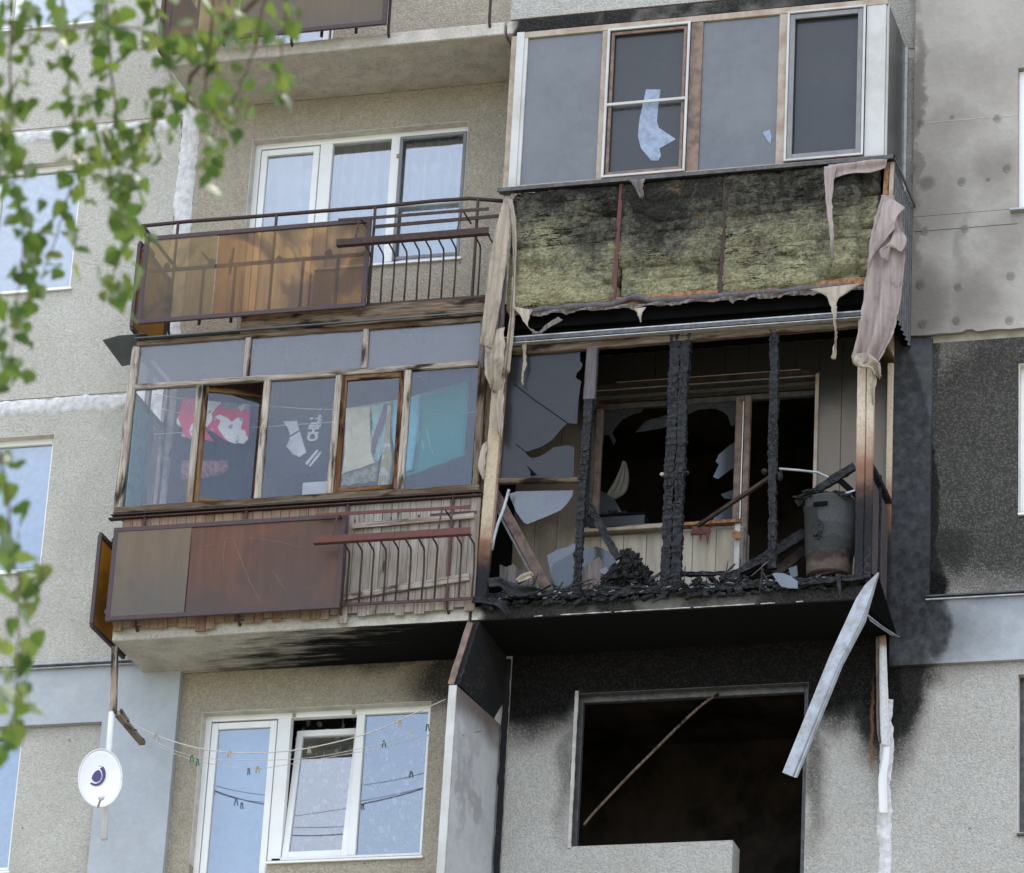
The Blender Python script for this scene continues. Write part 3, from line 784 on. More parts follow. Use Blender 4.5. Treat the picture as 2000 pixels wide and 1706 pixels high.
# facade panels, storey by storey
for k in range(-1, 3):
    a, b = zb(k) - .13 + 2.8, 0
    z0, z1 = max(zb(k) - .04, 11.4), min(zb(k + 1) - .14, 22.9)
    if k == 2: z1 = 22.9
    wz0, wz1 = zb(k) + 1.08, zb(k) + 2.42
    grid_wall('wall_panel', -9, -3.41, z0, z1, [(-6.2, -4.37, wz0, wz1)], 0, .25, MAT['pebble'])
    grid_wall('wall_panel', -3.23, -.02, zb(k) if k > -1 else 11.4, zb(k + 1) - .004, [(-2.69, -.59, zb(k) + 1.07, zb(k) + 2.46), (-2.69, -1.98, zb(k) + .15, zb(k) + 2.46)], 0.0, .25, MAT['pebble_bay'])
    grid_wall('wall_panel', .12, 3.42, zb(k) if k > -1 else 11.4, zb(k + 1) - .004, [(.70, 2.73, zb(k) + 1.09, zb(k) + 2.46), (2.12, 2.73, zb(k) + .15, zb(k) + 2.46)], 0.0, .25, MAT['pebble_right'])
    if k < 1: grid_wall('wall_panel', 3.421, 9, z0, z1 if k == 0 else zb(0) - .05, [(4.5, 6.0, wz0 - .02, wz1 + .02)], 0, .25, MAT['pebble_right'])
    else: grid_wall('wall_panel', 3.421, 9, z0, z1, [(4.5, 6.0, wz0 - .02, wz1 + .02)], 0, .25, MAT['pebble_right'])
# mortared joints between the panels: uneven smeared strips
def joint(p0, p1, w0, seed, mat=MAT['caulk'], n=90):
    p0, p1 = Vector(p0), Vector(p1)
    d = (p1 - p0); L = d.length; d.normalize(); s = Vector((0, -1, 0)).cross(d)
    n = int(L / .03); m = 8
    V, F = [], []
    for i in range(n + 1):
        t = L * i / n
        e0 = w0 / 2 * (1 + .45 * noise.noise(Vector((t * 3.2, seed, 0))) + .35 * noise.noise(Vector((t * 14, seed, 3))))
        e1 = w0 / 2 * (1 + .45 * noise.noise(Vector((t * 3.2, seed, 7))) + .35 * noise.noise(Vector((t * 14, seed, 9))))
        for j in range(m):
            u = j / (m - 1)
            off = -e0 + (e0 + e1) * u
            y = -.004 - .016 * math.sin(u * math.pi) * (1 + .8 * noise.noise(Vector((t * 9, u * 4, seed)))) - .009 * max(0, noise.noise(Vector((t * 4, u * 3, seed + 5))))
            if j in (0, m - 1): y = .004
            V.append(p0 + d * t + s * off + Vector((0, y, 0)))
    for i in range(n):
        for j in range(m - 1): F.append((i * m + j, i * m + j + 1, (i + 1) * m + j + 1, (i + 1) * m + j))
    return mesh('joint_mortar', V, F, mat, bld, smooth=True)
joint((-9, 0, 17.02), (-3.33, 0, 17.02), .17, 1)
joint((-9, 0, 17.02 + H), (-3.42, 0, 17.02 + H), .13, 2)
joint((-3.32, 0, 14.55), (-3.32, 0, 22.9), .19, 3)
joint((3.40, 0, 11.6), (3.40, 0, 13.75), .12, 4)
boxes('joint_filling', [(-9, -3.41, .012, .25, zb(k) - .14, zb(k) - .04) for k in range(0, 3)] + [(-3.41, -3.23, .012, .25, 11.4, 22.9), (-.02, .12, .012, .25, 11.4, 22.9), (3.421, 9, .012, .25, zb(0) - .14, zb(0) - .04), (3.421, 9, .012, .25, zb(1) - .14, zb(1) - .04), (3.421, 9, .012, .25, zb(2) - .14, zb(2) - .04)], MAT['plaster'], bld)
# painted insulation boards stuck on the panels (lower left, and pier and band on the right)
grid_wall('painted_insulation', -9, -2.90, 11.4, 14.425, [(-9.1, -3.60, 11.3, 13.88)], -.07, -.002, MAT['paint'])
box('drip_flashing', -9, -3.24, -.125, -.0, 14.426, 14.442, MAT['zinc'], bld, .002)
box('drip_flashing', -9, -3.32, -.11, -.072, 14.395, 14.405, MAT['zinc'], bld, .002)
grid_wall('painted_insulation', 3.425, 9, 14.035, 17.045, [(3.755, 9.1, 14.625, 17.1)], -.05, -.002, MAT['paint'])
box('drip_flashing', 3.73, 9, -.085, -.0, 14.626, 14.64, MAT['aludark'], bld, .002)
box('drip_flashing', 3.73, 9, -.075, -.052, 14.60, 14.612, MAT['alu'], bld, .002)
# insulated panel of the storey above, with a ragged lower edge
V = []
xs = [3.575 + i * .03 for i in range(int((9 - 3.575) / .03) + 1)]
V, F = [], []
for i, x in enumerate(xs):
    zr = 17.06 + .012 * noise.noise(Vector((x * 5, 0, 0))) - .004 * (x - 3.6) + (.02 if 4.05 < x < 4.12 else 0)
    zt = 18.235 - .03
    for (y, z) in ((-.09, zr), (-.09, zt), (-.002, zt), (-.002, zr + .02)): V.append((x, y, z))
for i in range(len(xs) - 1):
    for a, b in ((0, 1), (1, 2), (2, 3), (3, 0)): F.append((i * 4 + a, i * 4 + b, i * 4 + 4 + b, i * 4 + 4 + a))
F += [(0, 1, 2, 3), tuple((len(xs) - 1) * 4 + q for q in (3, 2, 1, 0))]
mesh('insulated_panel', V, F, MAT['insul'], bld)
grid_wall('insulated_panel', 3.575, 9, 18.209, 22.88, [(4.5, 6.0, 18.1, 19.60), (4.5, 6.0, 21.05, 22.5)], -.09, -.002, MAT['insul'])
for (x, y) in ((1783, 331), (1967, 331), (1879, 357), (1807, 454), (1886, 448), (1798, 559), (1872, 562), (1974, 541), (1803, 635), (1869, 628), (1972, 628), (1948, 233), (1800, 243)):
    c = at(x, y, -.09)
    V = [(c.x + .036 * math.cos(q * .5236), -.0915 - (.003 if q % 1 else 0), c.z + .036 * math.sin(q * .5236)) for q in range(12)]
    V += [(c.x + .029 * math.cos(q * .5236), -.0945, c.z + .029 * math.sin(q * .5236)) for q in range(12)]
    F = [(q, (q + 1) % 12, 12 + (q + 1) % 12, 12 + q) for q in range(12)] + [tuple(range(12, 24))]
    mesh('anchor_disc', V, F, MAT['insul'], bld)
# hairline seam between insulation boards
for z, x0, x1 in ((at(1850, 448, -.09).z, 3.6, 4.5), (at(1850, 237, -.09).z, 3.65, 4.5)):
    tube('board_seam', [(x0 + (x1 - x0) * i / 12, -.0905, z + .006 * noise.noise(Vector((i * 1.7, z, 0)))) for i in range(13)], .0035, MAT['plaster'] if z > 19 else MAT['aludark'], bld, n=5)

# ------------------------------------------------------------ windows
def pane(name, X0, X1, Z0, Z1, Y, mat, parent, th=.004):
    return box(name, X0, X1, Y, Y + th, Z0, Z1, mat, parent, 0)
def frame_mesh(L, Y0, Y1):
    return [(a, b, Y0, Y1, c, d) for a, b, c, d in L]
def sash_at(parent, X0, X1, Z0, Z1, Y, w, mat, gmat, name='sash', M=None, dp=.05):
    V, F = [], []
    for (a, b, c, d) in ((X0, X0 + w, Z0, Z1), (X1 - w, X1, Z0, Z1), (X0 + w, X1 - w, Z0, Z0 + w), (X0 + w, X1 - w, Z1 - w, Z1)):
        k0 = len(V); V += boxv(a, b, Y, Y + dp, c, d); F += [tuple(i + k0 for i in f) for f in BOXF]
    if M is not None: V = [M @ v for v in V]
    s = mesh(name, V, F, mat, parent, bevel=.004)
    V = boxv(X0 + w - .005, X1 - w + .005, Y + dp * .45, Y + dp * .45 + .004, Z0 + w - .005, Z1 - w + .005)
    if M is not None: V = [M @ v for v in V]
    return s, (V, gmat)
def window(X0, X1, Z0, Z1, lights, Yf=.10, mat=MAT['pvc'], gmat=MAT['glass'], name='window', door=None, sill=True, w=.055, lab=None):
    """lights: (x0, x1, z0, z1, kind)"""
    L = [(X0, X0 + w, Z0, Z1), (X1 - w, X1, Z0, Z1), (X0 + w, X1 - w, Z1 - w, Z1), (X0 + w, X1 - w, Z0, Z0 + w)]
    if door:
        L = [(X0, X0 + w, door[1], Z1), (X1 - w, X1, Z0, Z1), (X0 + w, X1 - w, Z1 - w, Z1), (door[0], X1 - w, Z0, Z0 + w), (X0 + w, door[0] - w, door[1], door[1] + w), (door[0] - w, door[0], door[1] + w, Z0)]
    prev = None
    xs_ = sorted(lights)
    for a, b in zip(xs_, xs_[1:]):
        if b[0] - a[1] > .01: L.append((a[1], b[0], Z0 + w + .001 if not door or a[1] > door[0] else Z0 + .001, Z1 - w))
    o = boxes(name, frame_mesh(L, Yf, Yf + .07), mat, bld, bevel=.004)
    if lab: o['label'] = lab
    if sill: box('window_sill', X0 if not door else door[0], X1 + .02, -.03, Yf, Z0 - .035, Z0 - .015, mat, bld, .003)
    for (a, b, c, d, kd) in lights:
        if kd == 'fix': pane('pane', a, b, c, d, Yf + .03, gmat, o)
        elif kd == 'sash':
            s, (V, g) = sash_at(o, a + .004, b - .004, c + .004, d - .004, Yf - .012, .058, mat, gmat)
            mesh('pane', V, BOXF, g, o)
        elif kd == 'screen':
            s, (V, g) = sash_at(o, a + .004, b - .004, c + .004, d - .004, Yf - .022, .032, MAT['sashgrey'], gmat, 'insect_screen', dp=.018)
            pane('pane', a, b, c, d, Yf + .03, gmat, o)
        elif kd == 'tilt':
            M = Matrix.Translation(Vector((0, Yf, c))) @ Matrix.Rotation(math.radians(-7), 4, 'X') @ Matrix.Translation(Vector((0, -Yf, -c)))
            s, (V, g) = sash_at(o, a + .004, b - .004, c + .004, d - .05, Yf + .01, .058, mat, gmat, M=M)
            mesh('pane', V, BOXF, g, o)
    return o
def reveal(X0, X1, Z0, Z1, mat=MAT['plaster']):
    t = .004
    boxes('window_reveal', [(X0, X0 + t, -.001, .1, Z0, Z1), (X1 - t, X1, -.001, .1, Z0, Z1), (X0 + t, X1 - t, -.001, .1, Z1 - t, Z1)], mat, bld)
def curtain(label, X0, X1, Z0, Z1, Y, mat, folds, amp=.045, name='curtain', cat='curtain', gather=0.0):
    nx, nz_ = int(folds * 10), 14
    s = rnd() * 99
    V, F = [], []
    for j in range(nz_):
        v = j / (nz_ - 1)
        for i in range(nx):
            u = i / (nx - 1)
            uu_ = u + gather * math.sin(v * 3.1) * (.5 - u)
            x = X0 + (X1 - X0) * uu_
            V.append((x, Y + amp * math.sin(u * folds * 2 * math.pi + 1.3 * noise.noise(Vector((u * 5, v * 1.2, s)))) + .03 * noise.noise(Vector((u * 4, v * 1.5, s + 9))), Z0 + (Z1 - Z0) * v))
    for j in range(nz_ - 1):
        for i in range(nx - 1): F.append((j * nx + i, j * nx + i + 1, (j + 1) * nx + i + 1, (j + 1) * nx + i))
    return tag(mesh(name, V, F, mat, None, smooth=True), label, cat)
def U(u): return -2.69 + 2.1 * u
# bay windows of the left column (balcony door + window)
for k, lab in ((1, 'white plastic balcony door and window above the amber railing'), (2, None), (0, None), (-1, 'white plastic balcony door and window with one tilted sash, at the bottom')):
    z0, z1 = zb(k) + 1.07, zb(k) + 2.46
    reveal(-2.69, -.59, zb(k) + .15 if False else z0, z1)
    dz = zb(k) + .16
    kinds = [(U(.03), U(.305), dz + .05, z1 - .07, 'sash'), (U(.362), U(.635), z0 + .055, z1 - .055, 'fix'), (U(.675), U(.985), z0 + .055, z1 - .055, 'screen')]
    if k == -1: kinds = [(U(.03), U(.32), dz + .05, z1 - .07, 'sash'), (U(.378), U(.665), z0 + .055, z1 - .055, 'tilt'), (U(.70), U(.985), z0 + .055, z1 - .055, 'fix')]
    window(-2.69, -.59, z0, z1, kinds, door=(-1.98, dz), lab=lab)
    if k == 1:
        wz = at(850, 395, .08).z
        box('screen_crossbar', U(.675), U(.985), .07, .10, wz - .02, wz + .02, MAT['pvc'], bld)
    if k in (1, 2): curtain(('sheer white gathered curtain behind the window above the amber railing' if k == 1 else 'sheer white curtain behind the topmost bay window'), -2.0, -.5, zb(k) + .6, zb(k) + 2.6, .40, MAT['sheer'], 13)
    if k == 1: curtain('pale curtain behind the balcony door glass above the amber railing', -2.68, -2.05, zb(k) + .2, zb(k) + 2.6, .36, MAT['sheer'], 3, .02)
    if k == -1:
        curtain('white patterned lace curtain behind the tilted sash at the bottom', -1.98, -.5, zb(k) + .6, zb(k) + 2.6, .42, MAT['lace'], 8)
        curtain('plain pale blue blind behind the balcony door at the bottom', -2.7, -2.0, zb(k) + .2, zb(k) + 2.6, .34, MAT['bluecurtain'], .3, .0)
# hinge covers on the lower frame
for x, y in ((574, 1397), (690, 1391)):
    c = at(x, y, .09); box('hinge_cover', c.x - .012, c.x + .012, .08, .1, c.z - .018, c.z + .018, MAT['smoky'], bld, .003)
c = at(777, 305, .09); box('hinge_cover', c.x - .012, c.x + .012, .08, .1, c.z - .018, c.z + .018, MAT['smoky'], bld, .003)
# left wall windows
for k in (-1, 0, 1, 2):
    z0, z1 = zb(k) + 1.08, zb(k) + 2.42
    reveal(-6.2, -4.37, z0, z1)
    window(-6.2, -4.37, z0, z1, [(-6.1, -5.3, z0 + .055, z1 - .055, 'sash'), (-5.22, -4.43, z0 + .055, z1 - .055, 'fix')], Yf=.09)
    curtain({1: 'pale blue curtain behind the left wall window half hidden by leaves', 0: 'pale blue curtain behind the middle window at the left edge', -1: 'grey blue curtain behind the lowest left window', 2: 'pale curtain behind the uppermost left window'}[k], -5.9, -4.3, z0 - .1, z1 + .1, .24, MAT['bluecurtain'], 4 if k != 0 else 2, .03)
# right wall windows
for k in (-1, 0, 1, 2):
    z0, z1 = zb(k) + 1.06, zb(k) + 2.44
    if k < 1: reveal(4.5, 6.0, z0, z1)
    yf = .09 if k < 1 else -.03
    window(4.5, 6.0, z0, z1, [(4.6, 5.2, z0 + .055, z1 - .055, 'sash'), (5.27, 5.9, z0 + .055, z1 - .055, 'fix')], Yf=yf, sill=(k < 1), mat=MAT['pvc'] if k != -1 else MAT['aludark'])
    if k >= 1: box('window_sill', 4.44, 6.03, -.16, -.03, z0 - .05, z0 - .03, MAT['alu'], bld)
# burnt-out openings of the right bay
for k in (0, -1, 1, 2):
    z0, z1 = zb(k) + 1.09, zb(k) + 2.46
    reveal(.70, 2.73, z0, z1, MAT['aludark'] if k < 1 else MAT['plaster'])

# ------------------------------------------------------------ balcony builders
def slab(parent, X0, X1, k, th=.13, Y0=-.85):
    nx = int((X1 - X0) / .05); V, F = [], []
    s = k * 7 + X0
    for i in range(nx + 1):
        x = X0 + (X1 - X0) * i / nx
        e = .006 * noise.noise(Vector((x * 8, s, 0))) + .004 * noise.noise(Vector((x * 30, s, 0)))
        chip = .018 * max(0, noise.noise(Vector((x * 5, s, 4))) - .25)
        for (y, z) in ((Y0 + e, zb(k) + .008 + chip), (Y0 + .012 + e, zb(k) + chip * .4), (-.003, zb(k)), (-.003, zb(k) + th), (Y0 + .01 + e, zb(k) + th - chip), (Y0 + e, zb(k) + th - .01 - chip)):
            V.append((x, y, z))
    for i in range(nx):
        for q in range(6): F.append((i * 6 + q, i * 6 + (q + 1) % 6, i * 6 + 6 + (q + 1) % 6, i * 6 + 6 + q))
    F += [tuple(range(6)), tuple(nx * 6 + q for q in reversed(range(6)))]
    return mesh('floor_slab', V, F, MAT['slab'], parent)
def rack(parent, k):
    """planter rack: rusty bars that bend outward to an angle-iron beam"""
    d = H * k
    r = MAT['rustdark'] if k else MAT['rust']
    bar('bottom_rail', (-1.14, -.95, 14.492 + d), (0.03, -.95, 14.484 + d), .028, .012, r, parent, hint=Vector((0, -1, 0)), wob=.004)
    for i in range(11):
        X = -1.10 + .1125 * i + ru(-.006, .006)
        if i == 8: continue
        e = 14.975 + ru(-.008, .008) + d
        tube('bar', [(X, -.95, 14.50 + d), (X + ru(-.006, .006), -.95, 14.75 + d), (X, -.955, e - .03), (X, -.975, e), (X, -1.17, e + .02)], .0085, MAT['rustdark'], parent, n=6)
    z = 15.0 + d
    boxes('beam', [(-1.345, .055, -1.206, -1.198, z - .03, z + .032), (-1.345, .055, -1.198, -1.15, z - .03, z - .022)], MAT['rustbright'] if not k else r, parent, bevel=.002)
    bar('top_rail', (-1.38, -1.1, 15.275 + d), (.01, -1.1, 15.262 + d), .03, .008, MAT['rustbright'] if not k else r, parent, wob=.004, seg=.1)
    bar('inner_rail', (-1.12, -.9, 15.285 + d), (.05, -.9, 15.29 + d), .034, .01, r, parent, wob=.006, seg=.1)
    for X in (-1.15, -.21):
        bar('outrigger', (X, -.9, 15.285 + d - .05), (X - .02, -1.1, 15.272 + d), .014, .01, r, parent)
        bar('hanger', (X - .03, -1.1, 15.27 + d), (X - .04, -1.17, 15.0 + d), .012, .01, MAT['rustdark'], parent)
def apron(parent, k, mats, split=True):
    """sheet panels in an angle-iron frame hung outside the railing"""
    d = H * k
    X0, X1, Z0, Z1 = (-3.255, -1.125, 14.455 + d, 15.285 + d) if not k else (-3.235, -1.095, 14.46 + d, 15.287 + d)
    f = MAT['frame']
    for (p, q, nm) in (((X0, -1.02, Z1), (X1, -1.02, Z1), 'frame_rail'), ((X0, -1.02, Z0), (X1, -1.02, Z0), 'frame_rail'), ((X0 + .02, -1.02, Z0 + .02), (X0 + .02, -1.02, Z1 - .02), 'frame_stile'), ((X1 - .02, -1.02, Z0 + .02), (X1 - .02, -1.02, Z1 - .02), 'frame_stile')):
        bar(nm, p, q, .042, .03, f, parent)
    for X in (X0 + .02,):
        for z in (Z0 + .08, Z1 - .08): box('bracket', X - .05, X + .02, -1.0, -.86, z - .02, z + .02, f, parent)
    xs_ = -2.53
    box('sheet_panel', X0 + .035, xs_ - .004, -1.03, -1.024, Z0 + .015, Z1 - .015, mats[0], parent, 0)
    box('sheet_panel', xs_ + .004, X1 - .03, -1.022, -1.016, Z0 + .015, Z1 - .015, mats[1], parent, 0)
    # end frame on the left side, its inner face seen
    XS = -3.40 if not k else -3.30
    ys, ye = (-.98, -.20)
    for (p, q) in (((XS, ys, Z1 - .01), (XS, ye, Z1 - .01)), ((XS, ys, Z0 - .03), (XS, ye, Z0 - .03))): bar('end_frame_rail', p, q, .03, .04, f, parent, hint=Vector((0, 0, 1)))
    for y in (ys, ye): bar('end_frame_stile', (XS, y, Z0 - .02), (XS, y, Z1 - .02), .035, .03, f, parent)
    box('end_sheet', XS - .012, XS - .007, ys + .01, ye - .01, Z0 - .02, Z1 - .02, MAT['mustard'], parent, 0)
def railing(parent, k, xs_, full):
    d = H * k
    for X in full:
        t = 15.49 if not k else 15.49 + d
        yy = -.88 if k else -.925
        tube('railing_post', [(X, yy, t), (X, yy, 14.50 + d), (X, yy + .01, 14.43 + d), (X, -.83, 14.39 + d)], .014, MAT['rustdark'] if k else MAT['rust'], parent, n=6)
    for X in xs_: tube('railing_post', [(X, -.88, 15.03 + d), (X, -.88, 14.46 + d)], .015, MAT['rustdark'], parent, n=6)
    bar('middle_rail', (-3.24, -.88, 15.03 + d), (-1.12, -.88, 15.03 + d), .035, .02, MAT['rustdark'], parent)

# ============================================================ OPEN BALCONY, upper left
ob = thing('open_balcony', 'open balcony with amber sheet panels and rusty planter rack, upper left', 'balcony', (-1.6, 0, zb(1)))
slab(ob, -3.25, -.03, 1, th=.07)
railing(ob, 1, [-2.70, -2.40, -1.76, -1.43], [-2.99, -2.05, -1.12, -.165])
apron(ob, 1, [MAT['amber_dusty'], MAT['amber']])
rack(ob, 1)
tube('handrail', [(-3.35, -.86, 18.345), (-2.9, -.86, 18.352), (-2.3, -.86, 18.345), (-1.6, -.86, 18.343), (-1.1, -.86, 18.34), (-.6, -.86, 18.35), (-.25, -.86, 18.345), (.06, -.86, 18.29)], .018, MAT['rustdark'], ob)
tube('corner_strut', [(-3.34, -.86, 18.34), (-3.24, -.98, 18.14)], .014, MAT['rustdark'], ob)
bar('side_rail', (-3.33, -.86, 18.335), (-3.33, 0, 18.335), .03, .02, MAT['rustdark'], ob, hint=Vector((0, 0, 1)))
bar('kick_board', (-2.28, -.93, 17.235), (-.0, -.93, 17.23), .17, .03, MAT['wood_dark'], ob, rough=.006, wob=.02, seg=.08)
# clips and knots of wire along the middle rail
for X, s in ((-3.05, .03), (-2.62, .035), (-2.44, .02), (-1.98, .03), (-1.52, .035)):
    lump('wire_knot', (X, -.905, 17.88 + ru(-.01, .02)), s, MAT['rustdark'], ob, 2, .6, (1, .5, 1.1))
bar('cross_clip', (-2.44, -.91, 17.76), (-2.42, -.91, 18.02), .022, .01, MAT['rustdark'], ob)
bar('cross_clip', (-2.64, -.91, 17.90), (-2.72, -.91, 18.0), .02, .01, MAT['rustdark'], ob)

# ============================================================ TIMBER GLAZED BALCONY, middle left
gb = thing('timber_glazed_balcony', 'balcony glazed with weathered timber frames and clad in boards, middle left', 'balcony', (-1.6, 0, zb(0)))
slab(gb, -3.25, -.03, 0, th=.13)
W = MAT['wood']
YF = -.90
bar('corner_post', (-3.295, YF, 15.5), (-3.265, YF, 17.10), .072, .06, W, gb, rough=.003, seg=.06)
bar('corner_post', (-3.335, YF + .06, 15.5), (-3.312, YF + .06, 17.10), .03, .05, MAT['wood_dark'], gb, rough=.003, seg=.06)
bar('corner_post', (-.012, YF, 15.45), (-.026, YF, 17.10), .065, .06, MAT['wood_dark'], gb, rough=.004, seg=.06)
bar('top_rail', (-3.26, YF, 17.135), (0.0, YF, 17.125), .05, .05, MAT['wood_dark'], gb, rough=.003, wob=.006, seg=.08)
bar('middle_rail', (-3.25, YF - .004, 16.705), (-.06, YF - .004, 16.70), .05, .05, W, gb, rough=.003, wob=.004, seg=.08)
bar('bottom_rail', (-3.31, YF - .01, 15.515), (.02, YF - .01, 15.515), .065, .06, MAT['wood_dark'], gb, rough=.003, wob=.004, seg=.08)
box('drip_strip', -3.33, .05, YF - .06, YF + .04, 15.462, 15.472, MAT['rustdark'], gb, .002)
box('drip_strip', -3.36, .05, YF - .045, YF + .02, 15.435, 15.447, MAT['rust'], gb, .002)
for X in (-2.20, -1.105): bar('mullion', (X, YF, 16.73), (X - .006, YF, 17.11), .056, .045, W, gb, rough=.002, seg=.06)
PX_ = (-2.625, -1.995, -1.33, -.695)
for X in PX_: bar('mullion', (X - .002, YF, 15.55), (X + .002, YF, 16.68), .058, .05, W, gb, rough=.003, seg=.06)
for a, b in ((-3.23, -2.23), (-2.17, -1.135), (-1.075, -.06)): pane('pane', a, b, 16.73, 17.11, YF, MAT['glass_hazy'], gb)
pane('pane', -3.23, -2.655, 15.55, 16.68, YF, MAT['glass_old'], gb)
pane('pane', -1.965, -1.36, 15.55, 16.68, YF, MAT['glass_old'], gb)
pane('pane', -.665, -.06, 15.55, 16.68, YF, MAT['glass_old'], gb)
# sash swung inward
Mh = Matrix.Translation(Vector((-2.59, YF, 0))) @ Matrix.Rotation(math.radians(24), 4, 'Z') @ Matrix.Translation(Vector((2.59, -YF, 0)))
def wsash(M, X0, X1, Z0, Z1, Y, par, w=.045, mat=MAT['sash'], gm=MAT['glass_old']):
    o = None
    for (p, q, nm) in (((X0 + w / 2, Y, Z0), (X0 + w / 2, Y, Z1), 's'), ((X1 - w / 2, Y, Z0), (X1 - w / 2, Y, Z1), 's'), ((X0 + w, Y, Z1 - w / 2), (X1 - w, Y, Z1 - w / 2), 'r'), ((X0 + w, Y, Z0 + w / 2), (X1 - w, Y, Z0 + w / 2), 'r')):
        b = bar('opened_sash' if o is None else 'sash_rail', M @ Vector(p), M @ Vector(q), w, .035, mat, par if o is None else o, hint=M.to_3x3() @ Vector((0, -1, 0)))
        if o is None: o = b
    V = [M @ v for v in boxv(X0 + w, X1 - w, Y, Y + .004, Z0 + w, Z1 - w)]
    mesh('pane', V, BOXF, gm, o)
    return o
wsash(Mh, -2.59, -2.03, 15.56, 16.67, YF, gb)
o = wsash(Matrix.Identity(4), -1.298, -.727, 15.56, 16.67, YF + .004, gb); o['label'] = 'closed brown inner sash'
# left end of the glazing
for y in (-.45, -.03): bar('side_post', (-3.3, y, 15.5), (-3.3, y, 17.1), .05, .05, W, gb)
for z in (15.52, 16.70, 17.12): bar('side_rail', (-3.3, -.86, z), (-3.3, -.02, z), .05, .04, W, gb, hint=Vector((-1, 0, 0)))
for y0, y1 in ((-.84, -.48), (-.42, -.06)): box('side_pane', -3.302, -3.298, y0, y1, 15.55, 16.67, MAT['glass_old'], gb, 0)
# tin roof sheet with a flap past the corner
prism('roof_flap', [at(200, 665, -.95), at(232, 656, -.97), at(285, 652, -.97), at(330, 700, -.30), at(238, 716, -.38)], (0, 0, .004), MAT['tin'], gb)
box('roof_edge', -3.27, .0, -.965, -.86, 17.165, 17.176, MAT['tin'], gb, .001)
# boards
x = -3.225; i = 0
while x < -.02:
    bw = ru(.078, .094)
    zb0 = 14.415 + ru(-.03, .02) - (.05 if rnd() < .08 else 0)
    box('cladding_board', x, x + bw - ru(.0015, .004), -.905 + ru(-.003, .003), -.885, zb0, 15.432, MAT['board'], gb, .003)
    x += bw
for i in range(9): box('cladding_board', -3.245, -3.23, -.88 + i * .095, -.79 + i * .095, 14.45, 15.43, MAT['board'], gb, .002)
bar('batten', (-1.10, -.925, 15.225), (-.01, -.925, 15.255), .05, .02, W, gb)
bar('batten', (-1.13, -.925, 14.575), (-.02, -.925, 14.69), .065, .02, W, gb, wob=.006, seg=.1)
railing(gb, 0, [], [-3.02, -2.08, -1.15, -.205])
apron(gb, 0, [MAT['amber_low'], MAT['red_low']])
rack(gb, 0)
# hairline cracks and scratches in the red sheet and the glass
def crack(par, pts, Y, r=.0022, mat=MAT['alu'], nm='crack'):
    return tube(nm, [at(p[0], p[1], Y) for p in pts], r, mat, par, n=4)
for L in ([(418, 1033), (437, 1048), (427, 1062)], [(437, 1050), (470, 1052), (512, 1053)], [(512, 1053), (560, 1062), (610, 1078)], [(455, 1055), (470, 1090), (487, 1135), (506, 1170), (512, 1180)], [(440, 1053), (436, 1085), (437, 1130)], [(533, 1115), (545, 1135), (560, 1155)], [(378, 1070), (405, 1066), (430, 1058)]):
    crack(gb, L, -1.0255, .0008, MAT['smoky'])
for L in ([(820, 845), (816, 860), (812, 868)], [(833, 838), (840, 870), (848, 893)], [(824, 860), (828, 880)], [(815, 735), (826, 738), (822, 744)]):
    crack(gb, L, -.905, .0012, MAT['smokywhite'], 'scratch')
for x0_ in [-3.2 + .2 * i_ for i_ in range(16)]: box('inner_lining_board', x0_, x0_ + .196, -.03, -.012, 14.48, 17.12, simple('dark_inner_lining', (.085, .052, .05), .7, 0, .3, 6) if x0_ < -3.19 else bpy.data.materials['dark_inner_lining'], gb, .002)
# interior: painted side curtain and back wall glimpses
bar('door_frame', (-2.62, -.02, 14.6), (-2.62, -.02, 16.8), .06, .04, MAT['sash'], gb)
box('clothes_rail', -3.2, -.05, -.47, -.463, 16.44, 16.446, MAT['rope'], gb, 0)

# topmost balconies (mostly above the photograph's upper edge)
tb = thing('upper_edge_balcony', 'balcony at the very top left, seen from below', 'balcony', (-1.6, 0, zb(2)))
slab(tb, -3.25, -.03, 2, th=.13)
railing(tb, 2, [-2.70, -2.40, -1.76, -1.43], [-2.99, -2.05, -1.12, -.165])
apron(tb, 2, [MAT['amber_dusty'], MAT['amber_low']])
tube('handrail', [(-3.35, -.86, 18.345 + H), (-1.1, -.86, 18.34 + H), (.06, -.86, 18.33 + H)], .018, MAT['rustdark'], tb)
tb2 = thing('top_corner_balcony', 'bare concrete balcony slab above the smoke-stained glazing, top right', 'balcony', (1.7, 0, zb(2)))
slab(tb2, 0.0, 3.42, 2, th=.13)
box('parapet', .02, 3.4, -.84, -.80, zb(2) + .15, zb(2) + 1.1, MAT['pebble_right'], tb2)

# ============================================================ SMOKE-STAINED GLAZED BALCONY, upper right
sb = thing('smoked_glazed_balcony', 'glazed balcony above the fire with its green mineral wool laid bare', 'balcony', (1.7, 0, zb(1)))
YS = -.95
ZT = 19.93
def vb(nm, x0, x1, z0, z1, mat, dy=0.0, th=.05, par=sb): return box(nm, x0, x1, YS - dy, YS - dy + th, z0, z1, mat, par, .003)
vb('side_post', .062, .128, 18.34, ZT, MAT['smoky'], -.05)
vb('frame_stile', .13, .20, 18.345, ZT, MAT['smokywhite'], .012)
vb('frame_stile', .20, .232, 18.385, ZT, MAT['smokywhite'], 0)
vb('frame_rail', .20, 3.5, 18.345, 18.385, MAT['smoky'], .004)
vb('frame_rail', .20, 3.5, ZT - .06, ZT, MAT['smoky'], .004)
vb('mullion', .925, .975, 18.386, ZT - .061, MAT['smoky'])
vb('mullion', 1.735, 1.845, 18.386, ZT - .061, MAT['smokybrown'])
vb('mullion', 2.535, 2.608, 18.386, ZT - .061, MAT['smoky'])
vb('frame_stile', 3.315, 3.485, 18.386, ZT - .061, MAT['smokywhite'])
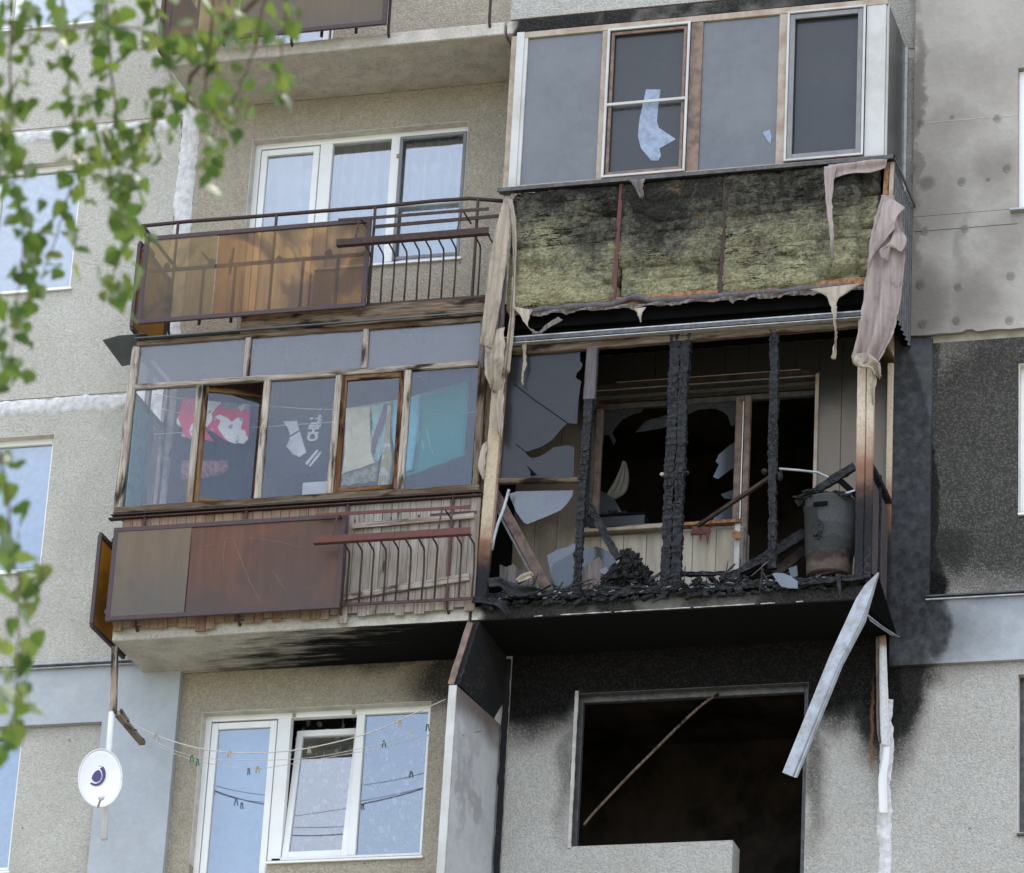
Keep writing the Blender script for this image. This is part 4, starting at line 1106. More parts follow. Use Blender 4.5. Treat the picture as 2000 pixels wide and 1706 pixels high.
vb('side_post', 3.487, 3.50, 18.34, ZT, MAT['smokywhite'], -.03)
pane('pane', .232, .925, 18.385, ZT - .06, YS + .02, MAT['glass_smoked'], sb)
pane('pane', 1.845, 2.535, 18.385, ZT - .06, YS + .02, MAT['glass_smoked'], sb)
pane('pane', 2.608, 3.315, 18.385, ZT - .06, YS + .03, MAT['glass_smoked2'], sb)
pane('pane', .975, 1.735, 18.385, ZT - .06, YS + .03, MAT['glass_smoked2'], sb)
def ringframe(nm, x0, x1, z0, z1, w, Y, th, mat, par, cross=None):
    L = [(x0, x0 + w, Y, Y + th, z0, z1), (x1 - w, x1, Y, Y + th, z0, z1), (x0 + w, x1 - w, Y, Y + th, z0, z0 + w), (x0 + w, x1 - w, Y, Y + th, z1 - w, z1)]
    if cross: L.append((x0 + w, x1 - w, Y, Y + th, cross - w * .6, cross + w * .6))
    return boxes(nm, L, mat, par, bevel=.003)
ringframe('screen_frame', .978, 1.733, 18.378, ZT - .06, .022, YS - .03, .02, MAT['smokywhite'], sb, cross=at(1262, 201, YS).z)
ringframe('screen_frame', 1.01, 1.70, 18.41, ZT - .09, .028, YS - .008, .02, MAT['smokybrown'], sb)
ringframe('screen_frame', 2.612, 3.31, 18.388, ZT - .06, .02, YS - .03, .02, MAT['smokywhite'], sb)
ringframe('screen_frame', 2.635, 3.287, 18.41, ZT - .09, .045, YS - .02, .02, MAT['sashgrey'], sb)
box('sill_flashing', .05, 3.60, YS - .075, YS + .03, 18.322, 18.338, MAT['aludark'], sb, .002)
box('sill_lip', .05, 3.60, YS - .078, YS - .073, 18.300, 18.336, MAT['aludark'], sb, .001)
prism('side_sill', [(3.60, YS - .078, 18.338), (3.60, -.03, 18.338), (3.60, -.03, 18.300), (3.60, YS - .078, 18.300)], (-.012, 0, 0), MAT['aludark'], sb)
# side glazing and corrugated side cladding
box('side_pane', 3.478, 3.484, YS + .05, -.08, 18.36, ZT, MAT['glass_smoked2'], sb, 0)
bar('wall_post', (3.48, -.05, 18.34), (3.48, -.05, ZT), .05, .04, MAT['alu'], sb)
V, F = [], []
nr = 9
pts = []
for i in range(nr):
    y0 = YS + .03 + i * .9 / nr
    pts += [(0, y0), (.018, y0 + .02), (.018, y0 + .055), (0, y0 + .075)]
for (dx, y) in pts:
    V += [(3.555 + dx, y, 16.96 + .0), (3.555 + dx, y, 18.30)]
for i in range(len(pts) - 1): F.append((2 * i, 2 * i + 2, 2 * i + 3, 2 * i + 1))
o = mesh('corrugated_cladding', V, F, MAT['aludark'], sb); md = o.modifiers.new('s', 'SOLIDIFY'); md.thickness = .003
box('side_backing', 3.49, 3.54, YS + .03, -.03, 16.98, 18.30, MAT['black'], sb, 0)
bar('corner_stud', (3.53, YS - .0, 17.1), (3.565, YS - .0, 18.30), .035, .03, MAT['smoky'], sb)
bar('corner_stud', (3.475, YS + .01, 17.1), (3.52, YS + .01, 18.30), .045, .03, MAT['foam'], sb, rough=.003)
box('backing_board', .15, 3.50, YS + .10, YS + .14, 17.12, 18.31, MAT['black'], sb, 0)
# mineral wool batts
def batt(x0, x1, z0, z1, seed, y=YS + .03):
    nx, nz_ = max(4, int((x1 - x0) / .011)), max(4, int((z1 - z0) / .011))
    V, F = [], []
    for j in range(nz_ + 1):
        for i in range(nx + 1):
            u, v = i / nx, j / nz_
            x, z = x0 + (x1 - x0) * u, z0 + (z1 - z0) * v
            q = Vector((x * 3, z * 3, seed))
            d = .006 * noise.noise(q) + .007 * noise.noise(q * 3) + .012 * noise.noise(Vector((x * 7, z * 30, seed))) + .010 * noise.noise(q * 14) + .007 * noise.noise(q * 31)
            e = min(u * (x1 - x0), (1 - u) * (x1 - x0), v * (z1 - z0), (1 - v) * (z1 - z0))
            d -= .05 * max(0, 1 - e / .03) ** 2
            d -= .30 * max(0, .07 - abs(noise.noise(Vector((x * 1.8, z * 7, seed + 11))))) * (1 if noise.noise(Vector((x * 1.5, z * 2, seed + 21))) > -.1 else 0)
            # torn flaps
            t = noise.noise(Vector((x * 2.3, z * 7, seed + 4)))
            if t > .36: d += .03 * (t - .36) * 5 * max(0, min(1, e / .02))
            if t < -.38: d -= .10 * (-.38 - t) * 4
            V.append((x + .01 * noise.noise(q * 5 + Vector((9, 0, 0))) * (1 if 0 < i < nx else 1.3), y - .02 - d, z + .014 * noise.noise(q * 4 + Vector((0, 5, 0))) + .02 * (noise.noise(Vector((x * 5, seed, 1))) if j in (0, nz_) else 0)))
    m = nx + 1
    for j in range(nz_):
        for i in range(nx): F.append((j * m + i, j * m + i + 1, (j + 1) * m + i + 1, (j + 1) * m + i))
    o = mesh('insulation_batt', V, F, MAT['wool'], sb)
    md = o.modifiers.new('s', 'SOLIDIFY'); md.thickness = .05; md.offset = -1 if False else 1
    return o
cells = [(.215, 1.135, (17.185, 17.75, 18.285)), (1.185, 2.075, (17.19, 17.52, 17.80, 18.295)), (2.125, 3.26, (17.20, 17.60, 17.90, 18.295))]
for (a, b, zs) in cells:
    for z0, z1 in zip(zs, zs[1:]): batt(a, b, z0 + .010, z1 - .008, a * 7 + z0 * 3)
for z0, z1 in ((17.27, 17.42), (17.425, 17.70), (17.705, 18.02), (18.025, 18.295)): batt(3.265, 3.455, z0, z1, z0 * 5)
for (xa, xb, m_) in ((1.135, 1.175, 'rustbright'), (2.085, 2.11, 'rustdark')):
    bar('steel_stud', (xa + .008, YS - .018, 17.15), (xb - .008, YS - .018, 18.30), .038, .02, MAT[m_], sb, rough=.002, wob=.012, seg=.05)
# top strips of torn wool, orange chipboard sill, bubbled black profile
join_items = []
for i in range(150):
    X = ru(.22, 3.3)
    join_items.append(((X, YS + ru(-.01, .02), 18.285 + ru(-.02, .01)), (ru(.01, .035), .012, ru(.004, .012)), 'p'))
tag(join_lumps('torn_wool_scraps', join_items, MAT['wool'], sb), kind='stuff')
bar('chipboard_sill', (.20, YS + .01, 17.165), (3.45, YS + .01, 17.185), .035, .08, MAT['foam'], sb, hint=Vector((0, 0, 1)), rough=.006, seg=.03)
V, F = [], []
n = 130; m = 10
for i in range(n + 1):
    X = .25 + (3.25 - .25) * i / n
    zc = 17.135 + .012 * noise.noise(Vector((X * 4, 0, 0))) + (.05 * math.exp(-((X - 1.32) / .12) ** 2))
    r0 = .045 * (1 + .5 * noise.noise(Vector((X * 6, 5, 0))))
    for j in range(m):
        a = 2 * math.pi * j / m
        rr_ = r0 * (1 + .35 * noise.noise(Vector((X * 12, math.cos(a) * 2, math.sin(a) * 2))))
        V.append((X, YS - .02 + math.cos(a) * rr_ * .7, zc + math.sin(a) * rr_ * .75))
for i in range(n):
    for j in range(m): F.append((i * m + j, i * m + (j + 1) % m, (i + 1) * m + (j + 1) % m, (i + 1) * m + j))
mesh('bubbled_profile', V, F, MAT['purple'], sb, smooth=True)
# hanging fringe of the profile
V, F = [], []
n = 170
for i in range(n + 1):
    X = .22 + (3.35 - .22) * i / n
    dr = .03 + .03 * noise.noise(Vector((X * 5, 1, 0))) + .045 * max(0, noise.noise(Vector((X * 17, 3, 0))))
    zt = 17.115 + .006 * noise.noise(Vector((X * 9, 0, 0)))
    for j, t in enumerate((0, .5, 1)): V.append((X, YS - .045 - .012 * math.sin(X * 21 + j), zt - dr * t))
for i in range(n):
    for j in range(2): F.append((i * 3 + j, i * 3 + j + 1, i * 3 + 4 + j, i * 3 + 3 + j))
o = mesh('melted_fringe', V, F, MAT['vinyldark'], sb); md = o.modifiers.new('s', 'SOLIDIFY'); md.thickness = .005
slab(sb, 0.0, 3.42, 1, th=.13)
box('slab_fascia', .05, 3.45, -.90, -.855, 17.0, 17.14, MAT['black'], sb, .004)
# thin ragged-edged pale blue patches at the second and third panes
def film(name, lab, pts, Y, mat=MAT['paleblue'], cat='plastic film', th=.003):
    return tag(pp(name, pts, Y, th, mat), lab, cat)
film('pale_patch', 'ragged pale blue patch behind the second smoked pane, top right', [(1262, 175), (1290, 175), (1285, 215), (1283, 238), (1287, 250), (1320, 272), (1303, 282), (1288, 290), (1291, 304), (1286, 314), (1272, 314), (1262, 302), (1252, 290), (1246, 268), (1248, 240), (1254, 210)], YS + .026)
film('pale_patch', 'small pale blue patch in the third smoked pane', [(1489, 259), (1503, 254), (1507, 268), (1505, 282), (1497, 272)], YS + .012)

# ------------------------------------------------------------ melted vinyl siding
def vs_thing(name, lab, left, right, mat, cat='siding', **kw):
    kw.setdefault('rag', .012)
    return tag(sheet(name, left, right, mat, None, **kw), lab, cat)
vs_thing('melted_siding', 'melted beige vinyl strip hanging twisted at the left edge of the wool', [(985, 388, -1.0), (970, 440, -1.02), (957, 500, -1.05), (950, 570, -1.06), (942, 640, -1.05), (938, 672, -1.03)], [(996, 388, -1.0), (997, 430, -1.02), (990, 500, -1.08), (982, 560, -1.09), (972, 620, -1.08), (958, 682, -1.05)], MAT['vinyl'], nu=40, nv=12, fold=.016, nf=1.4)
vs_thing('melted_siding', 'narrow vertical curl of vinyl along the left edge of the wool', [(990, 386, -1.02), (998, 420, -1.03), (1002, 480, -1.03), (1000, 560, -1.02), (994, 640, -1.01), (985, 720, -1.0)], [(1001, 392, -1.02), (1008, 440, -1.03), (1008, 500, -1.03), (1006, 580, -1.02), (1002, 650, -1.01), (994, 730, -1.0)], MAT['vinyl'], nu=34, nv=9, fold=.014, nf=1.6)
vs_thing('melted_siding', 'dark inner curl of vinyl between the beige strips', [(972, 520, -.99), (968, 600, -.99), (962, 680, -.98), (958, 740, -.97)], [(990, 520, -.99), (986, 600, -.99), (980, 680, -.98), (972, 742, -.97)], MAT['vinyldark'], nu=24, nv=8, fold=.02, nf=1.5)
vs_thing('melted_siding', 'crumpled lower rag of vinyl over the left beige post', [(949, 650, -1.04), (945, 690, -1.05), (950, 730, -1.03), (958, 760, -1.0)], [(984, 640, -1.04), (985, 690, -1.06), (980, 735, -1.04), (972, 768, -1.0)], MAT['vinyl'], nu=22, nv=12, fold=.03, nf=1.8, rough=.02)
vs_thing('melted_siding', 'thin shredded vinyl tail over the left beige post', [(963, 735, -.98), (962, 790, -.98), (963, 830, -.98), (974, 852, -.97)], [(986, 728, -.98), (984, 780, -.98), (982, 830, -.98), (980, 858, -.97)], MAT['vinyl'], nu=26, nv=9, fold=.02, nf=2.2, rough=.014)
vs_thing('melted_siding', 'small dark charred vinyl scrap beside the left beige post', [(942, 672, -1.0), (938, 700, -1.0), (944, 722, -.99)], [(956, 668, -1.0), (960, 700, -1.01), (956, 718, -.99)], MAT['vinyldark'], nu=14, nv=8, fold=.02, nf=1.2, rough=.02)
vs_thing('melted_siding', 'curled beige scrap low beside the left beige post', [(944, 868, -.93), (934, 905, -.95), (940, 930, -.93)], [(951, 862, -.93), (947, 905, -.94), (946, 940, -.93)], MAT['vinyl'], nu=14, nv=7, fold=.012, nf=.8)
# right bundle
vs_thing('melted_siding', 'large mauve sheet of softened vinyl drooping at the right corner', [(1722, 382, -1.0), (1708, 430, -1.03), (1697, 490, -1.05), (1690, 560, -1.05), (1682, 620, -1.05), (1672, 675, -1.05), (1664, 712, -1.03)], [(1745, 382, -1.0), (1762, 440, -1.0), (1768, 500, -1.0), (1762, 560, -1.0), (1754, 620, -1.0), (1740, 668, -1.02), (1716, 715, -1.03)], MAT['vinylpink'], nu=46, nv=26, fold=.036, nf=1.9, th=.003)
vs_thing('melted_siding', 'folded lip of vinyl over the drooping sheet at the right corner', [(1727, 381, -1.04), (1716, 430, -1.09), (1706, 470, -1.1), (1692, 540, -1.09)], [(1768, 404, -1.04), (1750, 425, -1.09), (1742, 452, -1.11), (1700, 500, -1.09)], MAT['vinylpink'], nu=26, nv=12, fold=.012, nf=.8, th=.004)
vs_thing('melted_siding', 'second curled lip of vinyl low on the drooping sheet', [(1748, 436, -1.05), (1740, 470, -1.09), (1718, 490, -1.1), (1722, 505, -1.09)], [(1772, 466, -1.03), (1762, 492, -1.06), (1740, 480, -1.1), (1736, 512, -1.09)], MAT['vinylpink'], nu=22, nv=9, fold=.01, nf=.9)
vs_thing('melted_siding', 'knotted foot of the drooping vinyl over the right beige post', [(1664, 690, -1.04), (1672, 715, -1.06), (1700, 722, -1.04), (1712, 735, -1.0)], [(1700, 690, -1.06), (1712, 705, -1.06), (1720, 715, -1.03), (1722, 738, -1.0)], MAT['vinyl'], nu=20, nv=10, fold=.03, nf=1.3, rough=.016)
vs_thing('melted_siding', 'ragged vinyl tail hanging down the right beige post', [(1702, 722, -.98), (1704, 745, -.98), (1700, 765, -.97), (1705, 790, -.96)], [(1710, 720, -.98), (1712, 750, -.98), (1709, 772, -.97), (1707, 792, -.96)], MAT['vinyl'], nu=18, nv=6, fold=.014, nf=1, rough=.012)
vs_thing('melted_siding', 'sagging vinyl loop under the sill above the right end of the wool', [(1618, 322, -1.02), (1660, 318, -1.03), (1700, 314, -1.03), (1734, 313, -1.01)], [(1620, 352, -1.02), (1660, 340, -1.03), (1700, 338, -1.03), (1728, 330, -1.01)], MAT['vinylpink'], nu=26, nv=9, fold=.016, nf=1.0)
vs_thing('melted_siding', 'long tapering vinyl icicle over the right end of the wool', [(1608, 326, -1.06), (1612, 380, -1.06), (1617, 430, -1.06), (1623, 480, -1.06), (1625, 505, -1.06)], [(1634, 322, -1.06), (1626, 380, -1.06), (1626, 430, -1.06), (1628, 480, -1.06), (1628, 505, -1.06)], MAT['vinylpink'], nu=34, nv=7, fold=.012, nf=.7)
vs_thing('melted_siding', 'stretched grey drip of vinyl hanging below the right end of the wool', [(1580, 566, -1.03), (1612, 578, -1.04), (1622, 600, -1.04), (1628, 630, -1.03), (1631, 660, -1.02), (1624, 700, -1.0)], [(1686, 553, -1.03), (1640, 582, -1.04), (1634, 606, -1.04), (1633, 630, -1.03), (1634, 660, -1.02), (1633, 702, -1.0)], MAT['vinyl'], nu=44, nv=8, fold=.008, nf=.8)
vs_thing('melted_siding', 'webbed beige vinyl drip under the left end of the wool', [(998, 598, -1.02), (1012, 612, -1.03), (1024, 630, -1.03), (1040, 648, -1.02)], [(1040, 606, -1.02), (1034, 622, -1.03), (1032, 640, -1.03), (1046, 650, -1.02)], MAT['vinyl'], nu=20, nv=7, fold=.006, nf=.8)
vs_thing('melted_siding', 'grey stringy vinyl loop joining the webbed drip to the black profile', [(1038, 643, -1.02), (1052, 648, -1.03), (1066, 636, -1.03), (1090, 618, -1.02)], [(1040, 652, -1.02), (1056, 652, -1.03), (1070, 642, -1.03), (1100, 624, -1.02)], MAT['vinyldark'], nu=20, nv=5, fold=.004, nf=.8)
vs_thing('melted_siding', 'short beige vinyl tooth hanging over the metal rail near the first stud', [(1238, 603, -1.01), (1246, 615, -1.02), (1250, 628, -1.0)], [(1262, 600, -1.01), (1254, 612, -1.02), (1252, 629, -1.0)], MAT['vinyl'], nu=14, nv=6, fold=.004, nf=.8)
vs_thing('melted_siding', 'pale vinyl drip hanging in front of the left sooty pane', [(1020, 664, -.93), (1020, 700, -.93), (1019, 730, -.92), (1019, 752, -.92)], [(1030, 662, -.93), (1028, 700, -.93), (1024, 730, -.92), (1021, 752, -.92)], MAT['vinyl'], nu=24, nv=5, fold=.005, nf=.8, rough=.008)
vs_thing('melted_siding', 'black charred rag hanging from the sill above the first stud', [(1228, 352, -1.05), (1240, 368, -1.06), (1252, 388, -1.04)], [(1262, 348, -1.05), (1258, 362, -1.06), (1258, 386, -1.04)], MAT['vinyldark'], nu=16, nv=8, fold=.02, nf=1, rough=.02)

# ============================================================ BURNT BALCONY, middle right
bb = thing('burnt_balcony', 'burnt-out balcony of charred posts and broken glass, middle right', 'balcony', (1.7, 0, zb(0)))
slab(bb, 0.0, 3.42, 0, th=.13)
YB = -.87
C = MAT['char']
box('metal_rail', .16, 3.44, YB - .085, YB - .03, 16.90, 16.912, MAT['alu'], bb, .002)
box('metal_rail', .16, 3.44, YB - .083, YB - .077, 16.865, 16.90, MAT['aludark'], bb, .001)
box('metal_rail', .16, 3.44, YB - .09, YB - .02, 16.845, 16.853, MAT['alu'], bb, .001)
bar('head_beam', (.14, YB, 16.80), (3.40, YB, 16.83), .075, .06, MAT['wood_dark'], bb, rough=.004, seg=.06)
box('head_backing', .14, 3.44, YB + .03, YB + .05, 16.86, 17.12, MAT['black'], bb, 0)
# posts
bar('front_post', (.088, YB - .02, 14.50), (.135, YB - .02, 16.85), .105, .05, MAT['postbeige'], bb, rough=.002, seg=.06)
bar('front_post', (.152, YB - .01, 15.0), (.185, YB - .01, 16.85), .03, .05, MAT['smokybrown'], bb)
bar('front_post', (.00, YB + .02, 14.50), (.045, YB + .02, 16.85), .05, .05, MAT['wood_dark'], bb, rough=.003)
def cpost(pts, w, d, mat=C, nm='charred_post', char=.006, tp=1.0):
    o = None
    for i in range(len(pts) - 1):
        b = bar(nm, pts[i], pts[i + 1], w, d, mat, bb, char=char, rough=.007, seg=.018, wob=.008)
cpost([(.915, YB, 14.50), (.925, YB, 15.55)], .072, .07)
bar('charred_post', (.925, YB, 15.54), (.945, YB, 16.30), .085, .07, C, bb, char=.005, rough=.004, seg=.018)
bar('charred_post', (.945, YB, 16.29), (.955, YB, 16.82), .10, .06, MAT['smokybrown'] if False else MAT['purple'], bb, rough=.004, seg=.03)
bar('charred_post', (1.683, YB, 14.48), (1.688, YB, 16.86), .098, .07, C, bb, char=.008, rough=.006, seg=.018, wob=.01)
bar('charred_post', (1.774, YB, 14.48), (1.774, YB, 16.86), .092, .075, C, bb, char=.008, rough=.007, seg=.018, wob=.014)
bar('charred_post', (2.60, YB, 14.62), (2.58, YB, 15.45), .075, .06, C, bb, char=.007, rough=.010, seg=.018, wob=.02)
bar('charred_post', (2.58, YB, 15.44), (2.555, YB, 16.82), .082, .06, C, bb, char=.005, rough=.006, seg=.018, wob=.012)
bar('front_post', (3.335, YB - .02, 14.48), (3.325, YB - .02, 16.86), .075, .06, MAT['postbeige2'], bb, rough=.002, seg=.05)
bar('front_post', (3.405, YB - .02, 14.48), (3.40, YB - .02, 16.86), .06, .06, MAT['postbeige2'], bb, rough=.002, seg=.05)
# side frame at the right end
bar('side_post', (3.40, -.06, 14.46), (3.40, -.06, 17.1), .05, .05, MAT['postbeige2'], bb)
bar('side_post', (3.40, -.45, 14.46), (3.40, -.45, 15.6), .04, .04, C, bb, char=.004, rough=.004, seg=.03)
bar('side_rail', (3.40, -.84, 15.52), (3.40, -.05, 15.52), .06, .05, C, bb, hint=Vector((0, 0, 1)), rough=.004)
bar('side_rail', (3.40, -.84, 16.84), (3.40, -.05, 16.84), .07, .05, MAT['wood_dark'], bb, hint=Vector((0, 0, 1)))
box('side_board', 3.385, 3.40, -.80, -.08, 14.47, 15.45, MAT['purple'], bb, .003)
box('dividing_wall', .0, .06, -.82, -.001, 14.46, 17.14, MAT['black'], bb, .004)
box('floor_lining', .07, 3.38, -.83, -.01, 14.452, 14.47, MAT['black'], bb, 0)
box('scorched_ceiling', .07, 3.44, -.80, -.004, 17.125, 17.150, MAT['black'], bb, 0)
# pale wall panels round the door opening
def ppanel(x0, x1, z0, z1, y=-.03):
    n = max(1, round((x1 - x0) / .2)); wd = (x1 - x0) / n
    for i in range(n): box('wall_lining_panel', x0 + i * wd + .002, x0 + (i + 1) * wd - .002, y, y + .012, z0, z1, MAT['pvcpanel'], bb, .003)
ppanel(.07, .66, 14.48, 17.11)
ppanel(.66, 2.10, 14.48, 15.38)
ppanel(.66, 2.76, 16.79, 17.11)
ppanel(2.76, 3.375, 14.48, 17.11)
bar('opening_trim', (.68, -.045, 15.38), (.68, -.045, 16.77), .05, .02, MAT['scorched'], bb)
bar('opening_trim', (.68, -.045, 16.80), (2.76, -.045, 16.80), .05, .02, MAT['scorched2'], bb)
bar('trim_edge', (.95, -.058, 16.828), (2.6, -.058, 16.828), .007, .006, MAT['smoky'], bb, rough=.001, seg=.05)
bar('opening_trim', (2.75, -.045, 14.5), (2.75, -.045, 16.79), .03, .02, MAT['smoky'], bb)
bar('opening_trim', (.76, .06, 16.70), (2.72, .06, 16.70), .03, .03, MAT['scorched2'], bb)
bar('window_ledge', (.66, -.075, 15.41), (1.45, -.075, 15.41), .045, .09, MAT['smoky'], bb)
bar('window_ledge', (1.45, -.075, 15.41), (2.12, -.075, 15.415), .03, .08, MAT['foam'], bb, rough=.006, seg=.03)
bar('window_frame', (.77, .10, 15.45), (.77, .10, 16.69), .06, .06, MAT['smokybrown'], bb)
bar('window_frame', (.72, .10, 16.66), (2.7, .10, 16.66), .05, .06, MAT['aludark'], bb)
bar('window_frame', (2.045, .08, 14.5), (2.045, .08, 16.66), .075, .06, MAT['smokybrown'], bb)
bar('window_frame', (2.115, .07, 14.5), (2.115, .07, 16.66), .055, .06, MAT['smokybrown'], bb)
bar('frame_gasket', (2.083, .03, 15.4), (2.083, .03, 16.6), .007, .01, MAT['pvc'], bb)
bar('door_jamb', (2.09, -.06, 14.5), (2.09, -.06, 15.42), .05, .04, MAT['pvc_burnt'], bb)
# left light: sooty pane, broken
def shard(pts, Y, mat=MAT['shard'], nm='broken_pane', par=bb, th=.005):
    return pp(nm, pts, Y, th, mat, par)
shard([(998, 668), (1140, 668), (1139, 682), (1133, 690), (1133, 705), (1138, 712), (1134, 722), (1127, 728), (1124, 738), (1135, 745), (1130, 780), (1127, 828), (1108, 827), (1095, 840), (1078, 860), (1060, 872), (1025, 884), (1034, 893), (1045, 895), (1062, 888), (1082, 874), (1110, 870), (1122, 874), (1120, 935), (974, 936), (985, 800)], YB + .01, MAT['glass_soot'])
tube('crack', [at(1005, 751, YB + .002), at(1045, 782, YB + .002), at(1108, 826, YB + .002)], .003, MAT['black'], bb, n=4)
tube('crack', [at(1008, 868, YB + .002), at(1030, 885, YB + .002), at(1040, 896, YB + .002)], .0025, MAT['black'], bb, n=4)
prism('missing_corner', [at(1028, 908, YB + .004), at(1049, 928, YB + .004), at(1036, 930, YB + .004), at(1036, 922, YB + .004)], (0, .002, 0), MAT['black'], bb)
bar('middle_rail', (.16, YB, 15.585), (.90, YB, 15.545), .045, .05, MAT['wood_dark'], bb, rough=.004, seg=.03, char=.0)
shard([(994, 965), (1010, 960), (1120, 958), (1118, 968), (1108, 984), (1095, 997), (1070, 1008), (1030, 1024), (1022, 1020), (1008, 1000)], YB + .05, MAT['shardpale'])
shard([(1068, 1085), (1090, 1073), (1110, 1068), (1120, 1062), (1140, 1072), (1145, 1100), (1120, 1115), (1075, 1120)], YB + .35, MAT['shardpale'])
shard([(1080, 1102), (1105, 1088), (1128, 1074), (1165, 1067), (1190, 1078), (1203, 1096), (1204, 1120), (1190, 1128), (1150, 1140), (1080, 1150), (1075, 1125)], YB + .30, MAT['shard'])
shard([(1129, 1138), (1120, 1118), (1150, 1102), (1170, 1088), (1182, 1106), (1178, 1126), (1160, 1145)], YB + .22, MAT['vinyldark'], 'warped_sheet', th=.004)
shard([(976, 1102), (988, 1108), (1003, 1102), (1012, 1112), (1042, 1118), (1044, 1142), (976, 1146)], YB + .18, MAT['vinyldark'], 'warped_sheet')
shard([(1172, 1112), (1184, 1107), (1188, 1115), (1182, 1122), (1172, 1120)], YB + .2, MAT['shardpale'])
# braces and fallen timbers, still nailed to the frame
bar('fallen_brace', at(966, 962, YB + .05), at(1068, 1148, YB + .05), .085, .035, MAT['scorched'], bb, rough=.003, seg=.05)
bar('fallen_brace', at(955, 968, YB + .03), at(1052, 1150, YB + .03), .02, .02, MAT['aludark'], bb)
bar('fallen_brace', at(1137, 962, YB + .02), at(1208, 1092, YB + .02), .075, .05, C, bb, char=.006, rough=.005, seg=.02)
bar('fallen_brace', at(1362, 1028, YB + .25), at(1502, 934, YB + .1), .03, .04, MAT['scorched2'], bb, rough=.004, seg=.04)
bar('fallen_brace', at(1556, 985, YB + .05), at(1670, 910, YB + .02), .075, .05, C, bb, char=.004, rough=.005, seg=.02)
bar('fallen_brace', at(1440, 1124, YB + .12), at(1572, 1042, YB + .3), .10, .05, C, bb, char=.003, rough=.004, seg=.03)
bar('fallen_brace', at(1410, 1132, YB + .06), at(1500, 1090, YB + .12), .06, .04, C, bb, char=.004, rough=.006, seg=.02)
bar('fallen_brace', at(1512, 1122, YB + .25), at(1572, 1075, YB + .4), .09, .03, MAT['scorched2'], bb, rough=.003)
bar('fallen_brace', at(1642, 940, YB + .02), at(1680, 975, YB + .02), .05, .03, MAT['black'], bb)
bar('loose_strip', at(1640, 968, YB + .0), at(1670, 958, YB + .0), .016, .01, MAT['zinc'], bb)
tube('bent_conduit', [at(1522, 916, YB + .2), at(1560, 919, YB + .25), at(1597, 923, YB + .3), at(1612, 930, YB + .3), at(1640, 944, YB + .3)], .011, MAT['alu'], bb, n=8)
tube('bent_conduit', [at(994, 957, YB - .03), at(985, 990, YB - .04), at(972, 1025, YB - .03), at(964, 1055, YB - .02), at(961, 1075, YB - .01)], .013, MAT['zinc'], bb, n=8)
lump('hinge', at(1493, 922, YB - .02), .028, C, bb, 2, .3)
lump('hinge', at(1524, 930, YB - .02), .03, C, bb, 2, .4, (.7, 1, 1.5))
lump('hinge', at(1294, 927, YB - .02), .02, MAT['smoky'], bb, 2, .5)
lump('hinge', at(1342, 924, YB - .02), .02, C, bb, 2, .5)
bar('loose_wire', (3.16, -.04, 15.6), (3.22, -.04, 16.9), .008, .006, MAT['black'], bb, wob=.03, seg=.1)
# the burnt sill: charred rail, lumps and splinters
bar('charred_sill', (.10, YB + .02, 14.52), (1.72, YB + .02, 14.50), .075, .07, C, bb, char=.006, rough=.012, seg=.022, wob=.02)
bar('charred_sill', (1.80, YB + .02, 14.50), (3.36, YB + .02, 14.505), .07, .07, C, bb, char=.006, rough=.012, seg=.022, wob=.02)
bar('charred_sill', at(1330, 1122, YB + .1), at(1420, 1120, YB + .1), .04, .05, C, bb, char=.004, rough=.008, seg=.02)
bar('charred_sill', at(1560, 1140, YB - .03), at(1690, 1128, YB - .03), .05, .05, C, bb, char=.004, rough=.008, seg=.02)

def mkpile(name, lab, n, fx, cat='debris', mat=None):
    items = []
    for i in range(n):
        c, s, kd = fx(i)
        items.append((c, s, kd))
    return tag(join_lumps(name, items, mat or MAT['charfine']), lab, None, None, 'stuff')
def fx1(i):
    X = .1 + 3.25 * rnd()
    hump = .20 * math.exp(-((X - 1.30) / .17) ** 2) + .05 * math.exp(-((X - .3) / .2) ** 2) + .07 * math.exp(-((X - 2.15) / .35) ** 2)
    y = ru(-.90, -.45)
    s = ru(.006, .03)
    return (X, y, 14.47 + rnd() * (.055 + hump)), (s * ru(.6, 2.6), s * ru(.5, 1.5), s * ru(.3, .9)), ('s' if rnd() < .35 else 'p')
mkpile('charcoal_debris', 'heaped charcoal debris and splinters along the burnt sill', 620, fx1)
def fx2(i):
    X = ru(.05, 3.2); s = ru(.004, .02)
    return (X, -.865 - rnd() * .02, 14.45 + ru(-.03, .02)), (s * ru(1, 3), s, s * ru(.3, 1)), 'p'
mkpile('splinters', 'small charred splinters clinging to the slab edge', 130, fx2)
def fx3(i):
    X = ru(.2, 3.2); s = ru(.004, .012)
    return (X, ru(-.91, -.86), 14.50 + ru(-.03, .03)), (s * ru(1, 2.5), s * .5, s * ru(.3, .8)), 'p'
mkpile('ash_flakes', 'pale ash flakes and glass crumbs on the burnt sill', 60, fx3, mat=MAT['shardpale'])
def zone(x):
    return ('left of the melted heap' if x < 1.0 else 'around the melted heap' if x < 1.6 else 'just right of the double charred post' if x < 2.1 else 'below the right charred post' if x < 2.65 else 'in front of the barrel')
